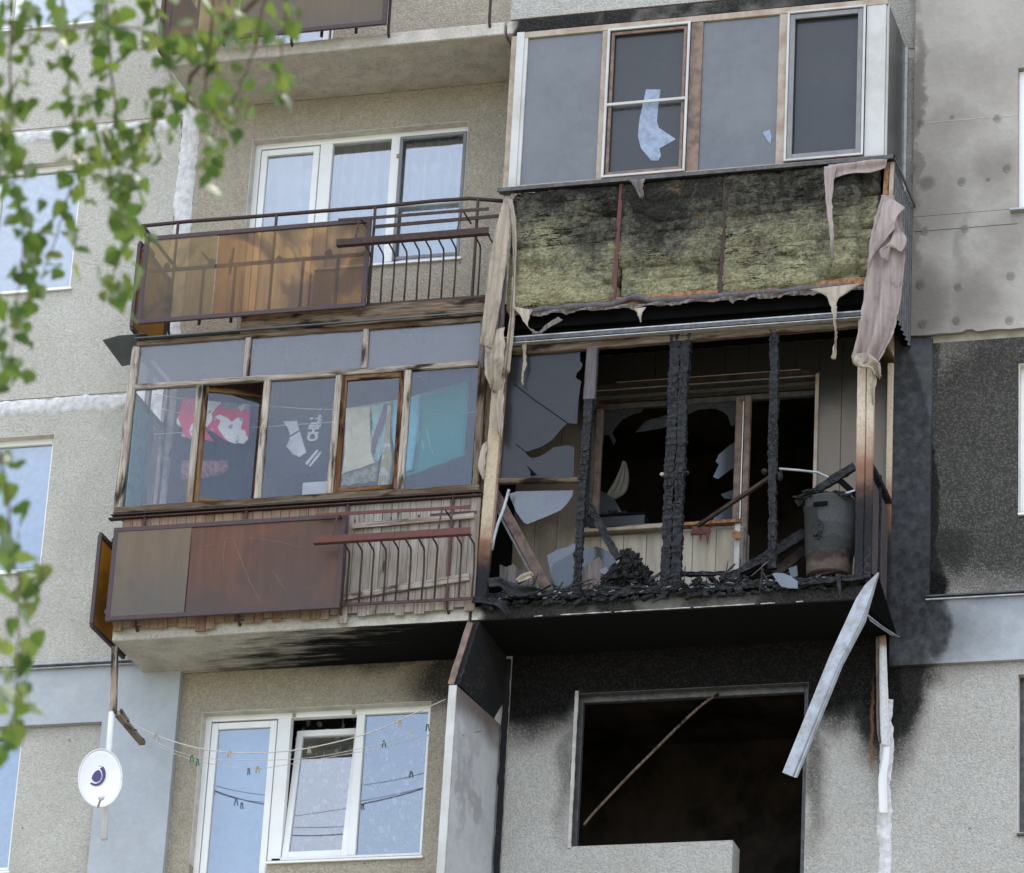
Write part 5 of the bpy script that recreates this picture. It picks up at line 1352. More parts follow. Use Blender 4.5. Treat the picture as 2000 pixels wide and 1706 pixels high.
for i in range(40):
    X = ru(.15, 3.2); L_ = ru(.08, .26); a_ = ru(-.5, .5) + (1.1 if rnd() < .25 else 0)
    p_ = Vector((X, ru(-.93, -.75), 14.53 + ru(0, .05)))
    q_ = p_ + Vector((math.cos(a_) * L_, ru(-.05, .05), math.sin(a_) * L_))
    if q_.x > 3.3: continue
    tag(bar('splinter', p_, q_, ru(.012, .032), ru(.008, .02), MAT['char'], None, rough=.005, seg=.02, taper=(1, ru(.2, .7))), ('long' if L_ > .2 else 'mid-sized' if L_ > .13 else 'short') + ' charred splinter in the debris ' + zone(X), 'splinter', 'charred splinters along the burnt sill')
for i in range(12):
    c = Vector((ru(.3, 3.0), ru(-.8, -.5), 14.55)); n_ = random.randint(4, 6); r_ = ru(.04, .10); a0 = ru(0, 6)
    P_ = [c + Vector((math.cos(a0 + 6.28 * k / n_) * r_ * ru(.6, 1.2), 0, abs(math.sin(a0 + 6.28 * k / n_)) * r_ * ru(.5, 1.4) - .03)) for k in range(n_)]
    P_ = sorted(P_, key=lambda p: math.atan2(p.z - c.z, p.x - c.x))
    tag(prism('glass_shard', P_, (0.01, .004, 0), MAT['shard']), ('small' if r_ < .07 else 'larger') + ' sooty glass splinter standing ' + zone(c.x), 'glass shard', 'sooty glass splinters behind the burnt sill')
for i in range(9):
    X = ru(.2, 3.1); Y_ = ru(-.9, -.5); L_ = ru(.15, .4)
    pts_ = [Vector((X, Y_, 14.52)), Vector((X + L_ * .3 * ru(-1, 1), Y_, 14.56 + L_ * .4)), Vector((X + L_ * ru(-1, 1) * .6, Y_ - .03, 14.52 + L_ * ru(.3, .8))), Vector((X + L_ * ru(-1, 1), Y_ - .02, 14.50 + rnd() * .1))]
    if max(p.x for p in pts_) > 3.3 or min(p.x for p in pts_) < .1: continue
    tag(tube('burnt_wire', cr(pts_, 14), .0045, MAT['aludark'], n=5), 'thin burnt wire curling out of the debris ' + zone(X), 'wire', 'burnt wires on the burnt sill')
# melted heap beside the brace
for i, (px, py, r) in enumerate(((1222, 1090, .055), (1236, 1108, .075), (1214, 1120, .075), (1250, 1128, .07), (1196, 1135, .06))):
    pass
t = thing('melted_heap', 'knobbly black heap of melted plastic at the foot of the charred brace', 'debris', at(1230, 1145, YB + .08))
for (px, py, r) in ((1222, 1086, .05), (1236, 1104, .08), (1210, 1122, .08), (1252, 1126, .075), (1188, 1138, .06), (1270, 1140, .05)):
    lump('lump', at(px, py, YB + .09), r, MAT['charfine'], t, 4, .8, (1, .8, 1.05), 2.8)
# warped scorched boards lying over the sill at the left
t = tag(sheet('warped_board', [(952, 1132, -.93), (975, 1128, -.95), (1000, 1140, -.96), (1046, 1148, -.95)], [(955, 1148, -.95), (978, 1146, -.96), (1005, 1166, -.97), (1050, 1162, -.95)], MAT['charfine'], None, nu=26, nv=9, fold=.02, nf=1.2, th=.012, rough=.016), 'warped charred board end lying over the left end of the burnt sill', 'board')
tag(sheet('curled_scrap', [(1008, 1132, -.90), (1020, 1122, -.91), (1036, 1118, -.9), (1042, 1126, -.89)], [(1016, 1138, -.90), (1030, 1132, -.92), (1038, 1130, -.9), (1034, 1140, -.89)], MAT['vinyl'], None, nu=16, nv=8, fold=.02, nf=1.2, rough=.012), 'curled beige and brown scrap on the warped board', 'debris')
tag(sheet('melted_bracket', [(922, 1166, -.92), (950, 1168, -.93), (985, 1175, -.94), (998, 1200, -.92)], [(922, 1178, -.92), (950, 1180, -.93), (975, 1188, -.94), (990, 1206, -.92)], MAT['charfine'], None, nu=24, nv=7, fold=.01, nf=1, th=.01, rough=.01), 'curved charred strip drooping over the left corner of the burnt slab', 'debris')
for (a, b, w_) in (((1298, 1165), (1272, 1178), .03), ((1640, 1130), (1642, 1168), .035), ((1634, 1140), (1643, 1172), .02), ((1488, 1130), (1483, 1158), .018)):
    pass
for (lab, a, b, w_) in (('short charred splinter across the slab edge below the double post', (1300, 1163), (1272, 1178), .035), ('splintered grey wood end hanging over the burnt sill by the barrel', (1637, 1122), (1642, 1170), .045), ('thin curved black splinter hanging below the burnt sill', (1490, 1112), (1483, 1160), .022)):
    tag(bar('splinter', at(*a, YB - .06), at(*b, YB - .07), w_, .02, C, None, rough=.006, seg=.02, taper=(1, .35)), lab, 'splinter')
tag(shard([(1508, 1121), (1516, 1119), (1530, 1120), (1545, 1126), (1558, 1136), (1558, 1150), (1540, 1149), (1526, 1146), (1517, 1135)], YB - .07, MAT['shardpale'], 'glass_shard', None), 'pale grey glass shard resting on the burnt sill left of the barrel', 'glass shard')
tag(shard([(1540, 1110), (1556, 1105), (1558, 1125), (1545, 1130)], YB + .1, MAT['shard'], 'glass_shard', None), 'dark glass shard standing behind the pale one on the sill', 'glass shard')
# broken glass still in the burnt window
Yw = .11
for P_, mt in (([(1172, 795), (1260, 796), (1250, 806), (1230, 812), (1215, 820), (1205, 832), (1196, 845), (1203, 860), (1198, 870), (1190, 850), (1180, 850), (1176, 880), (1172, 980), (1168, 1000), (1166, 900)], 'shard'),
               ([(1241, 845), (1262, 822), (1290, 815), (1312, 806), (1312, 832), (1285, 838), (1262, 842)], 'shard'),
               ([(1336, 790), (1450, 782), (1450, 835), (1438, 830), (1428, 832), (1421, 812), (1412, 805), (1395, 798), (1365, 800), (1338, 812)], 'shard'),
               ([(1450, 842), (1440, 845), (1434, 852), (1442, 860), (1425, 870), (1404, 888), (1398, 902), (1404, 908), (1393, 932), (1402, 936), (1440, 908), (1438, 924), (1442, 945), (1438, 955), (1408, 966), (1415, 974), (1428, 975), (1446, 985)], 'shard'),
               ([(1170, 960), (1180, 962), (1200, 975), (1214, 1000), (1222, 1015), (1210, 1032), (1166, 1036)], 'shard'),
               ([(1388, 1030), (1396, 1008), (1420, 985), (1445, 990), (1445, 1032)], 'shard')):
    shard(P_, Yw, MAT[mt])
# things inside the burnt window
tag(sheet('scorched_curtain', [(1216, 900, .35), (1205, 930, .35), (1192, 955, .34), (1182, 975, .34)], [(1222, 902, .35), (1228, 930, .35), (1224, 960, .34), (1204, 975, .34)], mk_cloth('smoked_curtain_cloth', (.30, .29, .25)), None, nu=20, nv=14, fold=.02, nf=3), 'torn smoke-grey curtain rag inside the burnt window', 'curtain')
t = thing('plastic_tray', 'black plastic tray with melted lumps on the burnt window ledge', 'tray', at(1190, 1040, -.08))
a, b = at(1150, 1036, -.12), at(1258, 1030, -.12)
boxes('tray_body', [(a.x, b.x, -.12, -.11, a.z + .01, a.z + .13), (a.x, b.x, .02, .03, a.z + .01, a.z + .13), (a.x, a.x + .01, -.11, .02, a.z + .01, a.z + .13), (b.x - .01, b.x, -.11, .02, a.z + .01, a.z + .13), (a.x + .01, b.x - .01, -.11, .02, a.z + .01, a.z + .02)], MAT['trayplastic'], t, bevel=.004)
boxes('tray_rim', [(a.x - .012, b.x + .012, -.132, -.1205, a.z + .118, a.z + .14)], MAT['black'], t, bevel=.004)
join_lumps('melted_contents', [((ru(a.x + .1, b.x - .1), ru(-.1, .0), a.z + ru(.12, .17)), (ru(.01, .04),) * 3, 's') for i in range(16)], MAT['charfine'], t)
t = tag(sheet('melted_rag', [(1350, 1028, -.13), (1352, 1040, -.135), (1348, 1046, -.13)], [(1388, 1030, -.13), (1388, 1040, -.135), (1386, 1044, -.13)], MAT['rustbright'], None, nu=10, nv=10, fold=.012, nf=2), 'red brown melted rag on the window ledge right of the double post', 'debris')
for i, (x_, y_, y2) in enumerate(((1352, 1040, 1050), (1368, 1042, 1060), (1382, 1042, 1068))):
    c = mesh('drip', [at(x_ - 4, y_, -.13), at(x_ + 5, y_, -.13), at(x_, y2, -.13), at(x_ - 4, y_, -.12), at(x_ + 5, y_, -.12), at(x_, y2, -.12)], [(0, 1, 2), (5, 4, 3), (0, 3, 4, 1), (1, 4, 5, 2), (2, 5, 3, 0)], MAT['rustbright'], t)
tag(pp('chipboard_flake', [(1428, 1036), (1444, 1038), (1450, 1046), (1447, 1052), (1438, 1054), (1430, 1048)], -.12, .01, MAT['foam']), 'small orange flake of board under the window ledge', 'debris')
# barrel
c0 = at(1620, 1128, YB + .16)
t = thing('scorched_barrel', 'scorched tapering metal barrel standing in the right corner of the burnt balcony', 'barrel', (c0.x, c0.y, c0.z))
def lathe(name, c, prof, mat, par, n=40, sx=1, sy=1, dent=0.0):
    V, F = [], []
    for (r, z) in prof:
        for k in range(n):
            a = 2 * math.pi * k / n
            d = 1 + dent * noise.noise(Vector((math.cos(a) * 1.5, math.sin(a) * 1.5, z * 3)))
            V.append(Vector(c) + Vector((math.cos(a) * r * sx * d, math.sin(a) * r * sy * d, z)))
    for i in range(len(prof) - 1):
        for k in range(n): F.append((i * n + k, i * n + (k + 1) % n, (i + 1) * n + (k + 1) % n, (i + 1) * n + k))
    return mesh(name, V, F, mat, par, smooth=True)
Bm = mk_burntpaint('scorched_barrel_metal', (.055, .057, .061), 14.60, 14.85, (.085, .065, .055), .2, False)
hb = (at(1620, 985, YB + .16) - c0).z
lathe('barrel_body', c0, [(.01, 0), (.185, 0), (.19, .01), (.195, hb * .12), (.192, hb * .13), (.20, hb * .3), (.215, hb * .62), (.218, hb * .63), (.215, hb * .64), (.222, hb * .82), (.235, hb * .97), (.24, hb * .985), (.24, hb), (.225, hb), (.205, hb * .3), (.01, .03)], Bm, t, dent=.05)
for i, xx in enumerate((-.1, .0, .1)):
    pass
bar('handle', c0 + Vector((-.10, -.225, hb * .86)), c0 + Vector((.02, -.235, hb * .86)), .035, .02, MAT['black'], t)
lump('melted_lump', c0 + Vector((-.06, -.22, hb * .52)), .05, MAT['charfine'], t, 3, .7, (.9, .4, 1.4))
lump('melted_rim', c0 + Vector((-.10, -.14, hb * 1.02)), .08, MAT['charfine'], t, 4, .8, (1.6, .9, .5))
lump('melted_rim', c0 + Vector((.07, -.18, hb * .99)), .06, MAT['charfine'], t, 4, .9, (1.8, .6, .6))

# ============================================================ hanging flashing, gutter strip, divider
Yf = -.98
def FY(x, y, o=0): return at(x, y, Yf - .10 * (y - 1118) / 400 + o)
fl = prism('hanging_flashing', [FY(1715, 1118), FY(1689, 1143), FY(1672, 1169), FY(1620, 1282), FY(1528, 1509), FY(1553, 1519), FY(1640, 1300), FY(1684, 1216)], (0, .004, 0), MAT['zinc'])
tag(fl, 'long bright metal flashing hanging askew below the burnt balcony', 'flashing')
prism('folded_edge', [FY(1715, 1118), FY(1684, 1216), FY(1640, 1300), FY(1553, 1519), FY(1557, 1519, .05), FY(1646, 1300, .05), FY(1690, 1216, .05), FY(1717, 1120, .03)], (.003, 0, 0), MAT['zinc'], fl)
tube('folded_lip', [FY(1714, 1122, -.006), FY(1680, 1216, -.006), FY(1636, 1300, -.006), FY(1549, 1516, -.006)], .006, MAT['zinc'], fl, n=5)
gs = thing('torn_gutter_strip', 'split white plastic profile standing down the wall under the right corner', 'gutter', at(1727, 1250, -.1))
V = []
def strip(nm, L, R, Y, mat, par, th=.012): return sheet(nm, [(x, y, Y) for x, y in L], [(x, y, Y) for x, y in R], mat, par, nu=30, nv=7, fold=.008, nf=.8, th=th, rough=.003)
strip('strip', [(1718, 1243), (1718, 1320), (1719, 1400), (1722, 1455)], [(1730, 1241), (1733, 1320), (1736, 1400), (1738, 1460)], -.12, mk_burntpaint('scorched_white_profile', (.56, .56, .57), 14.12, 14.32, (.20, .12, .05), .08, True), gs)
strip('strip', [(1726, 1460), (1722, 1490), (1716, 1525), (1718, 1590)], [(1738, 1458), (1736, 1490), (1732, 1525), (1734, 1590)], -.12, MAT['white'], gs)
strip('shredded_edge', [(1711, 1245), (1712, 1330), (1713, 1420), (1716, 1450)], [(1719, 1243), (1719, 1330), (1720, 1420), (1723, 1452)], -.09, MAT['vinyldark'], gs)
tag(pp('side_plate', [(1700, 1120, -.9), (1716, 1125, -.88), (1752, 1243, -.05), (1720, 1225, -.1), (1690, 1180, -.85)], -.5, .006, MAT['black']), 'black scorched side plate under the right end of the burnt slab', 'plate')
tag(prism('bent_flashing', [at(1690, 1196, -.86), at(1697, 1204, -.86), at(1722, 1222, -.5), (at(1757, 1244, -.06)), at(1740, 1240, -.2), at(1700, 1212, -.8)], (0, 0, -.006), MAT['zinc']), 'short bent metal edge below the right end of the burnt slab', 'flashing')
# divider between the two lower balconies
dv = thing('balcony_divider', 'cracked asbestos sheet divider between the two lower balconies', 'divider', (0, 0, 12.0))
prism('upper_sheet', [(-.0, -.85, 14.315), (-.14, -.85, 13.75), (-.05, -.13, 13.70), (0.0, -.02, 13.9), (.0, -.02, 14.31)], (.07, 0, 0), mk_burntpaint('sooted_divider_sheet', (.30, .235, .19), 13.0, 13.4, (.02, .02, .022), .2, True), dv)
bar('edge_strip', (-.145, -.865, 13.75), (-.005, -.865, 14.30), .055, .02, MAT['smokybrown'], dv, rough=.004, seg=.05)
prism('lower_sheet', [(-.155, -.86, 13.735), (-.155, -.86, 11.7), (-.02, -.02, 11.7), (-.02, -.02, 13.69)], (.07, 0.006, 0), mk_paint('grey_divider_sheet', (.40, .405, .42), [([(0.0, 13.75, .5, .38, .2, .9), (-.05, 12.9, .05, .8, .1, .35)], (.11, .085, .075), .2)], soot=False), dv)
bar('edge_strip', (-.13, -.875, 11.7), (-.12, -.875, 13.735), .07, .02, MAT['smokywhite'], dv, rough=.002, seg=.1)
tube('crack', [at(872, 1425, -.872), at(893, 1427, -.80), at(905, 1437, -.7), at(912, 1442, -.6), at(925, 1432, -.5), at(940, 1428, -.4)], .002, MAT['black'], dv, n=4)
bar('wall_strip', (.09, -.03, 11.7), (.09, -.03, 14.28), .05, .03, MAT['postbeige'], dv, rough=.006, seg=.05)

# burnt window of the lower right bay: black glassless opening with a fallen bar
lw = boxes('burnt_window_frame', [(.70, .75, .08, .14, 12.56, 13.95), (2.68, 2.73, .08, .14, 11.7, 13.95), (.75, 2.68, .08, .14, 13.89, 13.95)], MAT['aludark'], None, bevel=.004)
tag(lw, 'empty blackened window frame under the burnt balcony', 'window frame')
tag(tube('fallen_bar', cr([at(1404, 1355, .06), at(1370, 1378, .06), at(1320, 1424, .06), at(1270, 1474, .06), at(1225, 1519, .06), at(1160, 1588, .06), at(1140, 1612, .05)], 20), .012, MAT['wood_dark']), 'loose slanting strip across the blackened window at the bottom', 'bar')
None and box('sooty_glass', .76, 2.67, .10, .105, 12.6, 13.88, mk_glass('blackened_glass', .10, .85, (.012, .010, .009), (.2, .2, .2), .3, 2.0, var=.15), lw, 0)
tag(box('second_lower_right_balcony_slab', 0, 3.42, -.85, -.003, zb(-1), zb(-1) + .13, MAT['pebble_right'], None), 'slab of the balcony below, at the very bottom right', 'balcony slab') if False else None

bar('jamb_edge', (.712, -.006, 12.56), (.712, -.006, 13.965), .032, .016, MAT['pvc_burnt'], lw, rough=.004, seg=.03, wob=.006)
for xa_, xb_ in ((.55, .62), (.78, 1.22), (1.25, 1.9), (1.93, 2.45), (2.5, 2.62), (2.8, 2.86)):
    bar('chipped_edge', (xa_, -.852, 14.330), (xb_, -.852, 14.331), .007, .008, MAT['pvc_burnt'], bb, rough=.0045, seg=.015)
# ============================================================ LAUNDRY in the timber balcony
def P3(x, y, Y): return at(x, y, Y)
YL = -.45
cl = tube('clothesline', [at(300, 770, -.5), at(345, 778, -.5), at(420, 785, -.5), at(500, 792, -.5), at(600, 799, -.5), at(660, 801, -.5), at(760, 785, -.5), at(850, 768, -.5), at(915, 752, -.5)], .004, MAT['rope'])
tag(cl, 'pale line strung across the timber glazed balcony', 'clothesline')
tag(tube('clothesline', [at(300, 795, -.2), at(345, 806, -.2), at(420, 818, -.2), at(600, 828, -.2), at(800, 810, -.2)], .0035, MAT['rope']), 'second line nearer the wall inside the timber balcony', 'clothesline')
def floral(m, v):
    a = m.rng(m.noise(v, 3.6, 2, .4, .6), .47, .49)
    base = m.mix(a, (.88, .86, .86), (.75, .05, .14))
    g = m.rng(m.noise(v, 7, 2, .4, .3), .62, .65)
    base = m.mix(g, base, (.20, .30, .16))
    return m.mix(m.rng(m.noise(v, 11, 2, .4), .62, .66), base, (.45, .35, .6))
tag(sheet('floral_towel', [(358, 777, -.52), (352, 800, -.52), (345, 828, -.51), (356, 838, -.5), (354, 855, -.5)], [(404, 783, -.52), (402, 810, -.52), (400, 835, -.51), (415, 858, -.5), (414, 862, -.5)], mk_cloth('floral_cloth', (0, 0, 0), pattern=floral, tl=.15), None, nu=20, nv=10, fold=.02, nf=1.5), 'white floral cloth hanging leftmost on the line', 'towel')
tag(sheet('floral_towel', [(404, 783, -.53), (402, 800, -.53), (403, 835, -.52), (420, 848, -.52), (440, 862, -.52)], [(489, 791, -.53), (488, 820, -.53), (486, 855, -.52), (482, 862, -.52), (478, 869, -.52)], mk_cloth('red_floral_cloth', (0, 0, 0), pattern=floral, tl=.15), None, nu=22, nv=14, fold=.02, nf=1.3), 'red and white floral cloth seen through the swung sash', 'towel')
dk = mk_cloth('dark_navy_cloth', (.018, .022, .035), tl=.1)
def garment(lab, L, R, mat, Y=-.42, cat='garment', name='garment', **kw):
    return tag(sheet(name, [(a, b, Y) for a, b in L], [(a, b, Y) for a, b in R], mat, None, nu=22, nv=12, **kw), lab, cat)
garment('dark skirt hanging behind the leftmost floral cloth', [(350, 832), (342, 860), (330, 892), (345, 900)], [(420, 830), (420, 870), (415, 920), (420, 930)], dk)
garment('dark trousers hanging behind the red floral cloth', [(400, 838), (392, 880), (372, 940), (352, 985)], [(502, 815), (498, 860), (470, 915), (520, 985)], dk, Y=-.38)
garment('rose patterned cloth under the leftmost floral cloth', [(354, 900), (354, 920), (355, 938)], [(446, 900), (444, 918), (425, 930)], mk_cloth('rose_print_cloth', (.42, .20, .21), (.26, .13, .15), 20), Y=-.44, fold=.015)
tee = garment('black printed t-shirt hanging sideways in the middle of the line', [(522, 815), (520, 860), (518, 905), (522, 938)], [(652, 812), (652, 860), (650, 890), (640, 920)], mk_cloth('black_jersey', (.014, .018, .030), tl=.08), Y=-.46, cat='t-shirt', name='t_shirt', fold=.012)
pp('neck_facing', [(553, 823), (580, 822), (583, 835), (598, 884), (592, 888), (585, 893), (572, 887), (559, 872), (565, 860), (566, 848), (562, 836)], -.475, .003, mk_cloth('white_neck_facing', (.78, .79, .82)), tee)
pp('sleeve_stripe', [(596, 905), (606, 893), (618, 879), (622, 880), (610, 896), (600, 909)], -.475, .003, mk_cloth('white_stripe', (.8, .8, .8)), tee)
pp('sleeve_stripe', [(603, 910), (612, 898), (625, 882), (628, 884), (616, 900), (606, 912)], -.475, .003, bpy.data.materials['white_stripe'], tee)
def letters(word, size, px, py, Y, ang, mat, par, off=.004, sx=1.0):
    cu = bpy.data.curves.new('lettering', 'FONT'); cu.body = word; cu.size = size; cu.offset = off; cu.extrude = .001
    to = bpy.data.objects.new('lettering', cu); COL.objects.link(to)
    dg = bpy.context.evaluated_depsgraph_get()
    me = bpy.data.meshes.new_from_object(to.evaluated_get(dg))
    bpy.data.objects.remove(to)
    M = Matrix.Translation(at(px, py, Y)) @ Matrix.Rotation(math.radians(90), 4, 'X') @ Matrix.Rotation(math.radians(ang), 4, 'Z') @ Matrix.Diagonal((sx, 1, 1, 1))
    me.materials.clear()
    return link_mesh('lettering', me, mat, par, M)
letters('CHILL', .128, 618, 862, -.49, 86, bpy.data.materials['white_stripe'], tee, .006, .74)
letters('OUT', .056, 626, 835, -.49, 86, bpy.data.materials['white_stripe'], tee, .002, 1.0)
garment('dark hoodie with a pale drawstring next to the t-shirt', [(600, 885), (598, 920), (602, 965)], [(656, 870), (654, 920), (650, 962)], dk, Y=-.40)
garment('pale lilac cap peeking behind the t-shirt', [(628, 876), (628, 884), (632, 893)], [(648, 864), (650, 880), (650, 892)], mk_cloth('lilac_cloth', (.45, .46, .62)), Y=-.44, fold=.01, cat='cap')
cream = mk_cloth('cream_waffle_cloth', (.88, .81, .58), tl=.2)
garment('cream towel on the line behind the closed sash', [(676, 797), (674, 850), (672, 900), (668, 926)], [(722, 793), (724, 840), (728, 890), (733, 905)], cream, Y=-.52, cat='towel', name='towel', fold=.008, nf=1.2)
garment('olive and cream towel hem hanging below the cream towel', [(668, 926), (670, 938), (666, 950)], [(740, 900), (738, 925), (735, 940)], mk_cloth('olive_hem_cloth', (.34, .33, .22), (.5, .48, .33), 26), Y=-.49, fold=.015, cat='towel', name='towel')
garment('mint striped towel folded over the line beside the cream one', [(722, 793), (727, 830), (722, 880), (730, 902)], [(764, 784), (758, 820), (752, 870), (740, 900)], mk_cloth('mint_cloth', (.58, .82, .74)), Y=-.50, fold=.012, cat='towel', name='towel')
garment('narrow mauve towel edge between the mint and the white towels', [(750, 790), (737, 830), (727, 860), (724, 884)], [(760, 788), (748, 830), (736, 862), (731, 886)], mk_cloth('mauve_cloth', (.27, .17, .24)), Y=-.53, fold=.003, cat='towel', name='towel')
garment('white and yellow striped towel hanging beside the closed sash post', [(757, 790), (752, 850), (745, 900), (738, 950)], [(765, 784), (762, 850), (766, 900), (758, 952)], mk_cloth('white_yellow_cloth', (.74, .75, .66), (.55, .50, .22), 9), Y=-.54, fold=.01, cat='towel', name='towel')
garment('light blue towel behind the mullion left of the patterned screen', [(766, 785), (764, 830), (770, 880), (774, 925)], [(820, 770), (818, 830), (812, 880), (806, 918)], mk_cloth('light_blue_cloth', (.28, .72, .88), tl=.2), Y=-.50, fold=.01, cat='towel', name='towel')
def diamond(m, v):
    sx = m.n('ShaderNodeSeparateXYZ'); m.l(v, sx.inputs[0])
    a = m.math('ADD', m.math('MULTIPLY', sx.outputs[0], 150), m.math('MULTIPLY', sx.outputs[2], 150)); b = m.math('SUBTRACT', m.math('MULTIPLY', sx.outputs[0], 150), m.math('MULTIPLY', sx.outputs[2], 150))
    f = m.math('MULTIPLY', m.math('SINE', a), m.math('SINE', b))
    return m.mix(m.rng(f, .1, .5), (.06, .50, .46), (.04, .34, .34))
garment('large teal cloth behind the right-hand pane of the timber balcony', [(812, 772), (806, 830), (796, 880), (792, 932)], [(916, 742), (914, 800), (910, 850), (908, 890)], mk_cloth('teal_cloth', (0, 0, 0), pattern=diamond, tl=.15), Y=-.46, fold=.01, cat='cloth', name='hanging_cloth')
tag(box('patterned_screen', at(818, 840, -.82).x, -.09, -.835, -.832, 15.60, 16.66, mk_glass('patterned_screen_film', .05, .05, (.15, .25, .28), (.72, .90, .92), .2, 40, var=.3), None, 0), 'translucent grey green screen behind the right-hand pane', 'screen')
tag(box('teal_side_board', -3.255, -3.25, -.83, -.50, 15.50, 16.62, simple('pale_teal_paint', (.20, .42, .42), .7), None, 0), 'pale teal board inside the left end of the timber balcony', 'board')
tag(box('storage_box', -1.74, -1.50, -.5, -.25, 14.46, 15.86, MAT['smokywhite'], None), 'tall pale cupboard standing inside the timber balcony', 'cupboard')
tag(box('inner_door', -2.55, -2.06, .06, .10, 14.5, 16.7, simple('dim_brown_door', (.16, .08, .05), .7), None), 'brown balcony door inside the timber balcony', 'door')
tag(tube('washing_prop', [at(552, 862, -.6), at(600, 832, -.6), at(652, 778, -.6)], .008, MAT['rustdark']), 'thin dark rod slanting across the panes beside the t-shirt', 'rod')

# ============================================================ lower left: pole, arm, lines, dish
tag(bar('wooden_pole', at(225, 1264, -.8), at(221, 1395, -.8), .055, .045, MAT['wood'], None, rough=.003, seg=.06, wob=.004), 'weathered wooden pole under the left corner of the concrete slab', 'pole')
tag(tube('white_pole', [at(219, 1392, -.8), at(215, 1440, -.8), at(208, 1540, -.8), at(203, 1640, -.8)], .030, MAT['white'], n=14), 'white steel pole below the wooden one, beside the satellite dish', 'pole')
ca = thing('washing_line_holder', 'weathered timber arm holding the washing lines under the left slab', 'holder', at(226, 1392, -.78))
bar('arm', at(228, 1393, -.79), at(278, 1452, -.18), .06, .04, MAT['wood'], ca, hint=Vector((0, 0, 1)))
bar('arm', at(236, 1388, -.79), at(250, 1408, -.58), .02, .03, MAT['wood'], ca, hint=Vector((0, 0, 1)))
for (x, y, Y) in ((247, 1408, -.62), (262, 1425, -.45), (276, 1442, -.25)): tube('line_hook', [at(x, y, Y), at(x + 6, y + 2, Y)], .006, MAT['rustdark'], ca, n=6)
def wash(lab, pts, Y, r, mat=MAT['rope']):
    return tag(tube('washing_line', cr([at(x, y, Y) for x, y in pts], 40), r, mat, n=5), lab, 'washing line')
wash('thick pale washing line sagging across the bottom left window', [(247, 1408), (290, 1430), (340, 1449), (400, 1464), (470, 1471), (540, 1469), (600, 1462), (680, 1444), (740, 1425), (800, 1398), (871, 1366)], -.6, .0055)
wash('middle thin washing line over the bottom left window', [(262, 1424), (330, 1462), (400, 1481), (500, 1485), (600, 1481), (700, 1463), (780, 1441), (838, 1416)], -.45, .003)
wash('lowest thin washing line over the bottom left window', [(276, 1440), (340, 1472), (400, 1490), (490, 1502), (560, 1494), (650, 1478), (740, 1462), (838, 1436)], -.25, .003)
def peg(lab, x, y, Y, mat, L=.055):
    t = thing('clothes_peg', lab, 'clothes peg', at(x, y - 5, Y))
    for s in (-1, 1):
        bar('peg_leg', at(x + s * 1.2, y - 6, Y - .012), at(x + s * 3 + ru(-1, 1), y + 7, Y - .012), .007, .012, mat, t)
    tube('spring', [at(x - 2.5, y - 2, Y - .014), at(x + 2.5, y - 2, Y - .014)], .004, MAT['alu'], t, n=6)
green = simple('green_peg_plastic', (.015, .12, .08), .45, 0, .1, 20, 0)
tan = simple('tan_peg_wood', (.42, .34, .22), .7, 0, .2, 30, 0)
for (x, y, Y, m_, lab) in ((448, 1473, -.6, tan, 'tan peg on the thick line over the door glass'), (604, 1465, -.6, tan, 'tan peg on the thick line over the tilted sash'), (780, 1413, -.6, tan, 'pale peg on the thick line over the right pane'), (835, 1421, -.45, green, 'green peg at the right end of the middle line'), (750, 1453, -.25, green, 'green peg on the lowest line over the right pane'), (375, 1482, -.45, green, 'green peg left of the door frame, the upper of two'), (386, 1489, -.45, green, 'green peg left of the door frame, the lower of two'), (486, 1507, -.25, green, 'dark green peg on the lowest line over the door glass'), (503, 1503, -.25, tan, 'tan peg beside the dark green one on the lowest line'), (305, 1438, -.6, tan, 'lone tan peg on the thick line over the blue painted wall')):
    peg(lab, x, y, Y, m_)
# satellite dish
dc = at(196, 1520, -.95)
sdh = thing('satellite_dish', 'white satellite dish with a dark emblem at the bottom left', 'satellite dish', dc)
nrm_ = Vector((.42, -.86, .28)).normalized()
ux = Vector((nrm_.y, -nrm_.x, 0)).normalized() * -1
uy = nrm_.cross(ux) * -1
if uy.z < 0: uy = -uy
if ux.x < 0: ux = -ux
a_, b_ = .185, .30
V, F = [], []
nr_, na = 8, 40
for layer, off in ((0, 0), (1, -.008)):
    for i in range(nr_ + 1):
        r_ = i / nr_
        for k in range(na):
            an = 2 * math.pi * k / na
            V.append(dc + ux * a_ * r_ * math.cos(an) + uy * b_ * r_ * math.sin(an) + nrm_ * (.045 * r_ * r_ - .045 + off))
N1 = (nr_ + 1) * na
for layer in (0, 1):
    for i in range(nr_):
        for k in range(na): F.append(tuple(layer * N1 + q for q in (i * na + k, i * na + (k + 1) % na, (i + 1) * na + (k + 1) % na, (i + 1) * na + k)))
for k in range(na): F.append((nr_ * na + k, nr_ * na + (k + 1) % na, N1 + nr_ * na + (k + 1) % na, N1 + nr_ * na + k))
mesh('reflector', V, F, MAT['white'], sdh, smooth=True)
tube('rim', [dc + ux * a_ * math.cos(2 * math.pi * k / 40) + uy * b_ * math.sin(2 * math.pi * k / 40) for k in range(41)], .006, MAT['white'], sdh, n=6)
def emb(pts, mat):
    P_ = [dc + ux * (x * 1.15 - .04) + uy * (y * 1.15 + .06) + nrm_ * (-.045 + .045 * ((x / a_) ** 2 + (y / b_) ** 2) + .004) for x, y in pts]
    prism('emblem', P_, nrm_ * .001, mat, sdh)
def arc(cx, cy, rx, ry, a0, a1, n=14): return [(cx + rx * math.cos(math.radians(a0 + (a1 - a0) * i / n)), cy + ry * math.sin(math.radians(a0 + (a1 - a0) * i / n))) for i in range(n + 1)]
